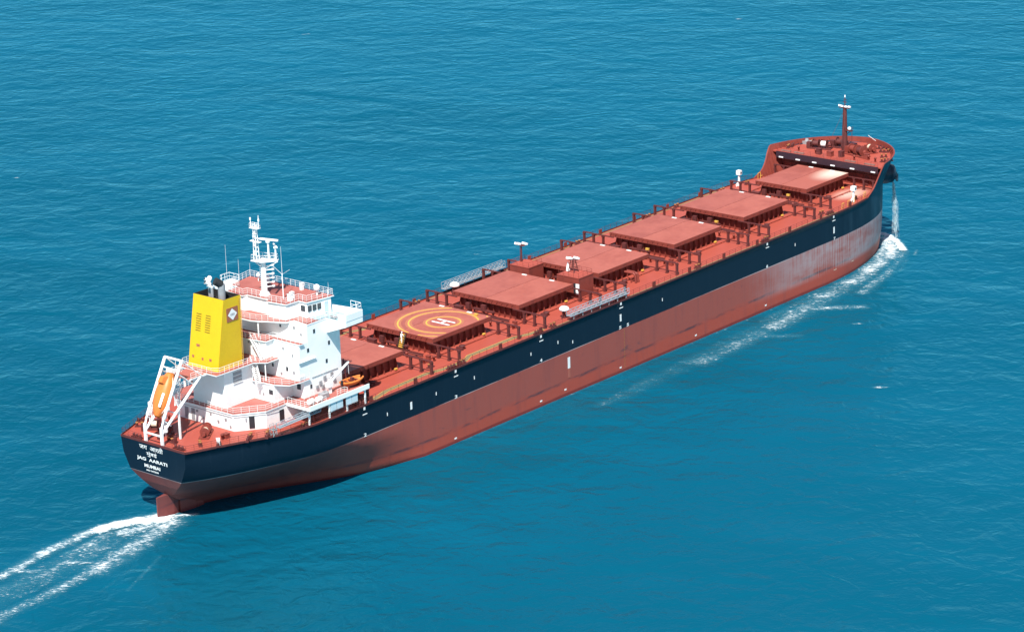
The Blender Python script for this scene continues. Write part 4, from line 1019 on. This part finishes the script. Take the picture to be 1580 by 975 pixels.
# a seaman in white at the head of the striped ladder
pe = empty('person', (LX-.35,-1.2,2.7), 'person in a white boiler suit and cap climbing the striped ladder beside the landing circles', 'person')
def skinned(name, verts, edges, rad, mat, parent, lv=2):
    me = bpy.data.meshes.new(name); base = ORG[parent]
    me.from_pydata([tuple(Vector(v)-base) for v in verts], edges, []); me.materials.append(M[mat])
    o = bpy.data.objects.new(name, me); C.objects.link(o); o.parent = parent; ORG[o] = base
    sk = o.modifiers.new('skin', 'SKIN'); 
    for i, v in enumerate(me.skin_vertices[0].data): v.radius = (rad[i], rad[i]); v.use_root = (i == 0)
    sb = o.modifiers.new('sub', 'SUBSURF'); sb.levels = lv; sb.render_levels = lv
    return o
px_, py_, pz_ = LX-.85, -1.2, 1.72
Q = lambda a, b_, c_: (px_+a, py_+b_, pz_+c_)
vs = [Q(0,0,.88), Q(.05,0,1.12), Q(.12,0,1.36), Q(.16,0,1.47), Q(.17,0,1.56), Q(.2,0,1.68),
      Q(-.0,.1,.82), Q(.14,.13,.5), Q(-.02,.12,.1), Q(.1,.12,.03),
      Q(0,-.1,.82), Q(.02,-.12,.45), Q(-.1,-.12,.05-.28), Q(.02,-.12,-.3),
      Q(.12,.2,1.36), Q(.2,.34,1.12), Q(.42,.42,.98), Q(.5,.45,.98),
      Q(.12,-.2,1.36), Q(.2,-.34,1.12), Q(.42,-.42,.98), Q(.5,-.45,.98)]
ed = [(0,1),(1,2),(2,3),(3,4),(4,5),(0,6),(6,7),(7,8),(8,9),(0,10),(10,11),(11,12),(12,13),(2,14),(14,15),(15,16),(16,17),(2,18),(18,19),(19,20),(20,21)]
rd = [.15,.14,.16,.06,.07,.1,.1,.075,.055,.05,.1,.075,.055,.05,.075,.052,.04,.035,.075,.052,.04,.035]
skinned('body', vs, ed, rd, 'cloth', pe)
skinned('head_skin', [Q(.21,0,1.6), Q(.225,0,1.7)], [(0,1)], [.085,.095], 'skin', pe)
MB().lathe([(.14,0),(.13,.08),(.07,.14)], Q(.2,0,1.74), n=12).build('cap', 'cloth', pe)

# ------------------------------------------------------------------ put everything afloat
K = -.771/110
RM = Matrix.Rotation(math.atan(K), 4, 'Y') @ Matrix.Translation((0,0,13.629))
for o in SHIP_THINGS: o.matrix_world = RM @ Matrix.Translation(o.location)

# ------------------------------------------------------------------ water
def sea_mat():
    m, nt, b = newmat('sea_water')
    tc = N(nt, 'ShaderNodeTexCoord').outputs['Object']
    az = -math.radians(40)
    def wn(s, asp, rot, det=3, ro=.48, dist=.7): return noise(nt, mapping(nt, tc, (s, s*asp, s), (0,0,az+rot)), 1, det, ro, dist)
    big = noise(nt, mapping(nt, tc, (.004,.0022,1), (0,0,az)), 1, 3)
    mid = wn(.035,.5,.2,4)
    c = mix(nt, ramp(nt, big, .35, .68), (.0005,.060,.101), (.0010,.071,.121))
    c = mix(nt, mth(nt, 'MULTIPLY', ramp(nt, mid, .4, .7), .5), c, (.0018,.085,.145))
    h = None
    for s, asp, rot, amp, det in ((.04,.6,.25,1.0,2),(.10,.75,-.15,.72,2),(.26,.9,.2,.44,3),(.75,.8,-.3,.10,2)):
        v = mth(nt, 'MULTIPLY', wn(s, asp, rot, det), amp); h = v if h is None else mth(nt, 'ADD', h, v)
    bp = N(nt, 'ShaderNodeBump'); bp.inputs['Strength'].default_value = 1.0; bp.inputs['Distance'].default_value = 1.35
    nt.links.new(h, bp.inputs['Height'])
    df = N(nt, 'ShaderNodeBsdfDiffuse'); gl = N(nt, 'ShaderNodeBsdfGlossy'); fr = N(nt, 'ShaderNodeFresnel'); mx_ = N(nt, 'ShaderNodeMixShader')
    nt.links.new(c, df.inputs['Color']); gl.inputs['Color'].default_value = (.20,.80,1.0,1); gl.inputs['Roughness'].default_value = .3; fr.inputs['IOR'].default_value = 1.33
    for n_ in (df, gl, fr): nt.links.new(bp.outputs[0], n_.inputs['Normal'])
    nt.links.new(mth(nt, 'MULTIPLY', fr.outputs[0], 1.0), mx_.inputs[0]); nt.links.new(df.outputs[0], mx_.inputs[1]); nt.links.new(gl.outputs[0], mx_.inputs[2])
    nt.nodes.remove(b); nt.links.new(mx_.outputs[0], nt.nodes['Material Output'].inputs['Surface'])
    return m
M['sea'] = sea_mat()
me = bpy.data.meshes.new('sea'); S = 9000
me.from_pydata([(-S,-S,0),(S,-S,0),(S,S,0),(-S,S,0)], [], [(0,1,2,3)]); me.materials.append(M['sea'])
sea = bpy.data.objects.new('sea', me); C.objects.link(sea); tag(sea, 'blue green open sea with small waves', 'sea', kind='structure')

def foam_mat():
    m, nt, b = newmat('sea_foam')
    tc = N(nt, 'ShaderNodeTexCoord').outputs['Object']
    at_ = N(nt, 'ShaderNodeAttribute'); at_.attribute_name = 'foam'; d = at_.outputs['Fac']
    d = mth(nt, 'MULTIPLY', d, mth(nt, 'ADD', mth(nt, 'MULTIPLY', noise(nt, tc, .16, 3, .6), 1.1), .45))
    n1 = noise(nt, mapping(nt, tc, (.85,.42,1), (0,0,-math.radians(40))), 1, 9, .8, 1.6)
    n2 = noise(nt, mapping(nt, tc, (3.4,1.3,1), (0,0,-math.radians(40))), 1, 4, .7, .4)
    n = mth(nt, 'ADD', mth(nt, 'MULTIPLY', n1, .58), mth(nt, 'MULTIPLY', n2, .42))
    a = ramp(nt, mth(nt, 'ADD', n, mth(nt, 'MULTIPLY', d, .38)), .63, .80)
    a = mth(nt, 'ADD', a, mth(nt, 'MULTIPLY', ramp(nt, d, .3, 1.3), .35))
    a = mth(nt, 'MULTIPLY', a, ramp(nt, d, .0, .18)); a = mth(nt, 'MINIMUM', a, 1.0)
    churn = mth(nt, 'MULTIPLY', ramp(nt, d, .10, .75), mth(nt, 'ADD', mth(nt, 'MULTIPLY', n1, .9), .0))
    nt.links.new(mth(nt, 'MAXIMUM', a, churn), b.inputs['Alpha'])
    nt.links.new(mix(nt, a, (.05,.25,.33), (.60,.66,.68)), b.inputs['Base Color']); b.inputs['Roughness'].default_value = .7
    bp = N(nt, 'ShaderNodeBump'); bp.inputs['Strength'].default_value = .8; bp.inputs['Distance'].default_value = .3
    nt.links.new(n, bp.inputs['Height']); nt.links.new(bp.outputs[0], b.inputs['Normal'])
    return m
M['foam'] = foam_mat()
def foam_sheet(name, strokes, step, label, cat):
    """strokes: (points, half width, strength)"""
    xs = [p_[0] for s_ in strokes for p_ in s_[0]]; ys = [p_[1] for s_ in strokes for p_ in s_[0]]
    gx = np.arange(min(xs)-8, max(xs)+8, step); gy = np.arange(min(ys)-8, max(ys)+8, step)
    X, Y = np.meshgrid(gx, gy, indexing='ij'); D = np.zeros_like(X)
    for pts, w, st in strokes:
        for (a, b_) in zip(pts, pts[1:]):
            dx, dy = b_[0]-a[0], b_[1]-a[1]; l2 = dx*dx+dy*dy+1e-9
            t = np.clip(((X-a[0])*dx+(Y-a[1])*dy)/l2, 0, 1)
            dist = np.hypot(X-a[0]-t*dx, Y-a[1]-t*dy)
            w0 = w if not isinstance(w, tuple) else w[0]
            D = np.maximum(D, st*np.exp(-(dist/w0)**2))
    nx, ny = X.shape; keep = D > .03
    rs = np.random.RandomState(3)
    ww = .10+.30*D*(.5+.5*np.sin(X*1.1+np.sin(Y*.9)*2)*np.sin(Y*1.3+np.cos(X*.7)*2)) 
    ww = ww + .9*np.clip(D-.55,0,1)*(.6+.4*np.sin(X*1.7+Y*1.1)*np.sin(Y*2.1-X*.6))
    idx = -np.ones((nx,ny), int); vs = []; vals = []; fs = []
    for i in range(nx-1):
        for j in range(ny-1):
            if keep[i,j] or keep[i+1,j] or keep[i,j+1] or keep[i+1,j+1]:
                q = []
                for a, b_ in ((i,j),(i+1,j),(i+1,j+1),(i,j+1)):
                    if idx[a,b_] < 0: idx[a,b_] = len(vs); vs.append((X[a,b_],Y[a,b_],ww[a,b_])); vals.append(D[a,b_])
                    q.append(int(idx[a,b_]))
                fs.append(tuple(q))
    me = bpy.data.meshes.new(name); me.from_pydata(vs, [], fs); me.materials.append(M['foam'])
    at_ = me.attributes.new('foam', 'FLOAT', 'POINT'); at_.data.foreach_set('value', vals)
    me.polygons.foreach_set('use_smooth', [True]*len(fs))
    o = bpy.data.objects.new(name, me); C.objects.link(o); tag(o, label, cat, kind='stuff'); return o
wake = [([(-62,-3),(-45,0),(-32.5,2.2),(-22.7,4.0)], 1.9, .54), ([(-22.7,4.0),(-11.4,5.2),(-7.5,4.6)], 2.0, .62), ([(-9,4.6),(-4,3.2),(1.5,.6),(2.0,.0)], 2.2, .85),
        ([(-62,-16),(-42,-10),(-34.9,-9.8),(-28.9,-9.1),(-21.3,-8.3)], 2.1, .48), ([(-21.3,-8.3),(-12,-6.0),(-5.5,-4.2),(.6,-2.6)], 3.4, .56),
        ([(-62,-8),(-45,-4),(-20,-2),(-4,1)], 5.0, .40), ([(-30,2),(-26,-2.5),(-22.3,-1.5),(-19.4,-5.5)], 1.2, .5), ([(-11.5,2.5),(-9,-1),(-14,-3)], 1.0, .42), ([(-34,-2),(-30,-3.5),(-26,-2.5)], .7, .4), ([(-40,-5),(-33,-6.5),(-28,-5)], .8, .38),
        ([(-8,0),(-2,-1)], 2.6, .6), ([(-20,0),(-8,2)], 2.4, .45), ([(-27,-15.4),(-15.3,-11.6)], .7, .22), ([(-24,-18.5),(-10.8,-12.2)], .6, .30), ([(1,0),(5.5,-3.2)], 1.1, .6), ([(-2,1),(0.5,-.5)], 1.7, 1.15)]
foam_sheet('stern_wake_foam', wake, .4, 'white broken foam of the stern wake trailing from the rudder', 'wake foam')
bowf = [([(60,-16.7),(110,-16.7),(175,-16.9)], .5, .30), ([(159,-21),(165,-25.5),(169.6,-31)], 2.2, .48), ([(138,-22.5),(143,-27),(146,-31)], 2.0, .36), ([(219.0,-3.5),(218.8,-6.3),(216.4,-9.8),(213.8,-12.4),(210.8,-15.3)], 1.2, .92), ([(215,-8),(210,-12.5),(204,-16)], 2.9, .62), ([(216.5,-7),(212,-11.5)], 2.6, .70),
        ([(208,-12.2),(199,-16.6),(190,-18.8)], 3.4, .56), ([(190,-18.8),(180.8,-19.8),(169.9,-21.2),(157.4,-22.8),(147.8,-23.8)], 3.8, .50), ([(147.8,-23.8),(135.4,-24.2),(121,-25)], 3.4, .42), ([(121,-24.5),(95,-25)], 3, .28),
        ([(209,-16.5),(200,-20.3),(191.6,-22.5),(178.4,-25.5)], 2.2, .42), ([(205,-20),(197,-23.4)], .8, .35), ([(149,-21.1),(129,-22.2),(105.7,-23.8),(90,-24.8)], 2.2, .30), ([(176,-18),(150,-20)], 1.6, .35),
        ([(212,-18),(209,-19.5)], .7, .4), ([(70,-19.5),(110,-19.5)], 1.5, .16), ([(221,-1),(219,3),(214,8),(205,14),(195,18)], 2.0, .9)]
foam_sheet('bow_wave_foam', bowf, .4, 'white churned foam of the bow wave running back along the red hull', 'bow wave')
# scattered small whitecaps
caps = [(310.6,263.4,.7),(154,60.5,.45),(128.7,-61.6,.9),(159.7,-36.5,.7),(402.4,164.5,.6),(140.5,200.8,.4)]
foam_sheet('whitecap_foam', [([(x-a*1.2,y+a*1.1),(x+a,y-a)], a*.75, .62) for x, y, a in caps[:1]], .35, 'small whitecap breaking on the open water, farthest up the picture', 'whitecap')
for i, (x, y, a) in enumerate(caps[1:]):
    pass
def caps_sheet():
    vs, fs, vals = [], [], []
    for x, y, a in caps[1:]:
        n = 14; b0_ = len(vs); ux, uy = -.64, .77
        for i in range(n):
            for j in range(n):
                u, v = (i/(n-1)-.5)*2, (j/(n-1)-.5)*2; L_, W_ = 3.2*a, 1.5*a
                vs.append((x+ux*u*L_+uy*v*W_, y+uy*u*L_-ux*v*W_, .12)); vals.append(.68*math.exp(-(u*u*2.2+v*v*3.2)))
        for i in range(n-1):
            for j in range(n-1): q = b0_+i*n+j; fs.append((q, q+n, q+n+1, q+1))
    me = bpy.data.meshes.new('whitecap_foam'); me.from_pydata(vs, [], fs); me.materials.append(M['foam'])
    at_ = me.attributes.new('foam', 'FLOAT', 'POINT'); at_.data.foreach_set('value', vals)
    o = bpy.data.objects.new('whitecap_foam', me); C.objects.link(o); tag(o, 'small scattered whitecaps on the open water around the ship', 'whitecaps', kind='stuff')
caps_sheet()
# water pouring from the anchor recess
m, nt, b = newmat('falling_water'); b.inputs['Base Color'].default_value = (.50,.62,.66,1); b.inputs['Roughness'].default_value = .5
tc = N(nt, 'ShaderNodeTexCoord').outputs['Object']
al = ramp(nt, noise(nt, mapping(nt, tc, (2.5,2.5,.8)), 1, 5, .7), .40, .68)
nt.links.new(mth(nt, 'MULTIPLY', al, .85), b.inputs['Alpha']); M['fall'] = m
p0 = RM @ Vector((216.1,-9.0,-1.4)); mb = MB(); rs = random.Random(5)
for i in range(420):
    a = rs.uniform(0, 2*math.pi); sp = abs(rs.gauss(0, .42)); pts = []
    vx, vy = .35+math.cos(a)*sp*.75, -.55+math.sin(a)*sp*.75; z = p0.z; t0 = rs.uniform(0, 1.42); t1 = min(1.66, t0+rs.uniform(.12, .4))
    r0 = rs.uniform(.012, .034)
    for k in range(5):
        t = t0+(t1-t0)*k/4; pts.append((p0.x+vx*t*.9+math.cos(a)*.12, p0.y+vy*t*.9+math.sin(a)*.12, max(.15, z-4.9*t*t)))
    mb.path(pts, r0, 5)
core = [(p0.x+.2*t, p0.y-.5*t, p0.z-4.9*t*t) for t in [0,.25,.45,.6]]
mb.path(core, .09, 8)
ft = mb.build('falling_water', 'fall'); tag(ft, 'thin white stream of water pouring from the bow anchor recess into the sea', 'water stream', kind='stuff')

# ------------------------------------------------------------------ light, sky, camera
sd = Vector((-.495, -.285, .821)).normalized()
sun = bpy.data.lights.new('sun', 'SUN'); sun.energy = 5.0; sun.angle = math.radians(.55); sun.color = (1, .965, .91)
so = bpy.data.objects.new('sun', sun); C.objects.link(so); so.rotation_euler = sd.to_track_quat('Z', 'Y').to_euler(); so.location = (0, -200, 300)
w = bpy.data.worlds.new('World'); scene.world = w; w.use_nodes = True
nt = w.node_tree; bg = nt.nodes['Background']; sk = nt.nodes.new('ShaderNodeTexSky'); sk.sky_type = 'NISHITA'; sk.sun_disc = False
sk.sun_elevation = math.asin(sd.z); sk.sun_rotation = math.atan2(sd.x, sd.y); sk.air_density = 1.0; sk.dust_density = .6; sk.ozone_density = 1.5
nt.links.new(sk.outputs[0], bg.inputs['Color']); bg.inputs['Strength'].default_value = .075
cam = bpy.data.cameras.new('camera'); co = bpy.data.objects.new('camera', cam); C.objects.link(co); scene.camera = co
cam.sensor_width = 36; cam.lens = 4261.51/1580*36; cam.clip_start = 1; cam.clip_end = 20000
yaw, pit, rol = CAMP = (.7028, -.3087, -.0312)
fw = Vector((math.cos(pit)*math.cos(yaw), math.cos(pit)*math.sin(yaw), math.sin(pit))); r = Vector((math.sin(yaw), -math.cos(yaw), 0)); u = r.cross(fw)
r2 = math.cos(rol)*r + math.sin(rol)*u; u2 = -math.sin(rol)*r + math.cos(rol)*u
mw = Matrix(((r2.x,u2.x,-fw.x,-292.851),(r2.y,u2.y,-fw.y,-327.930),(r2.z,u2.z,-fw.z,159.490),(0,0,0,1)))
co.matrix_world = RM @ mw
vs_ = scene.view_settings; vs_.view_transform = 'Standard'; vs_.look = 'None'; vs_.exposure = .76; vs_.gamma = 1
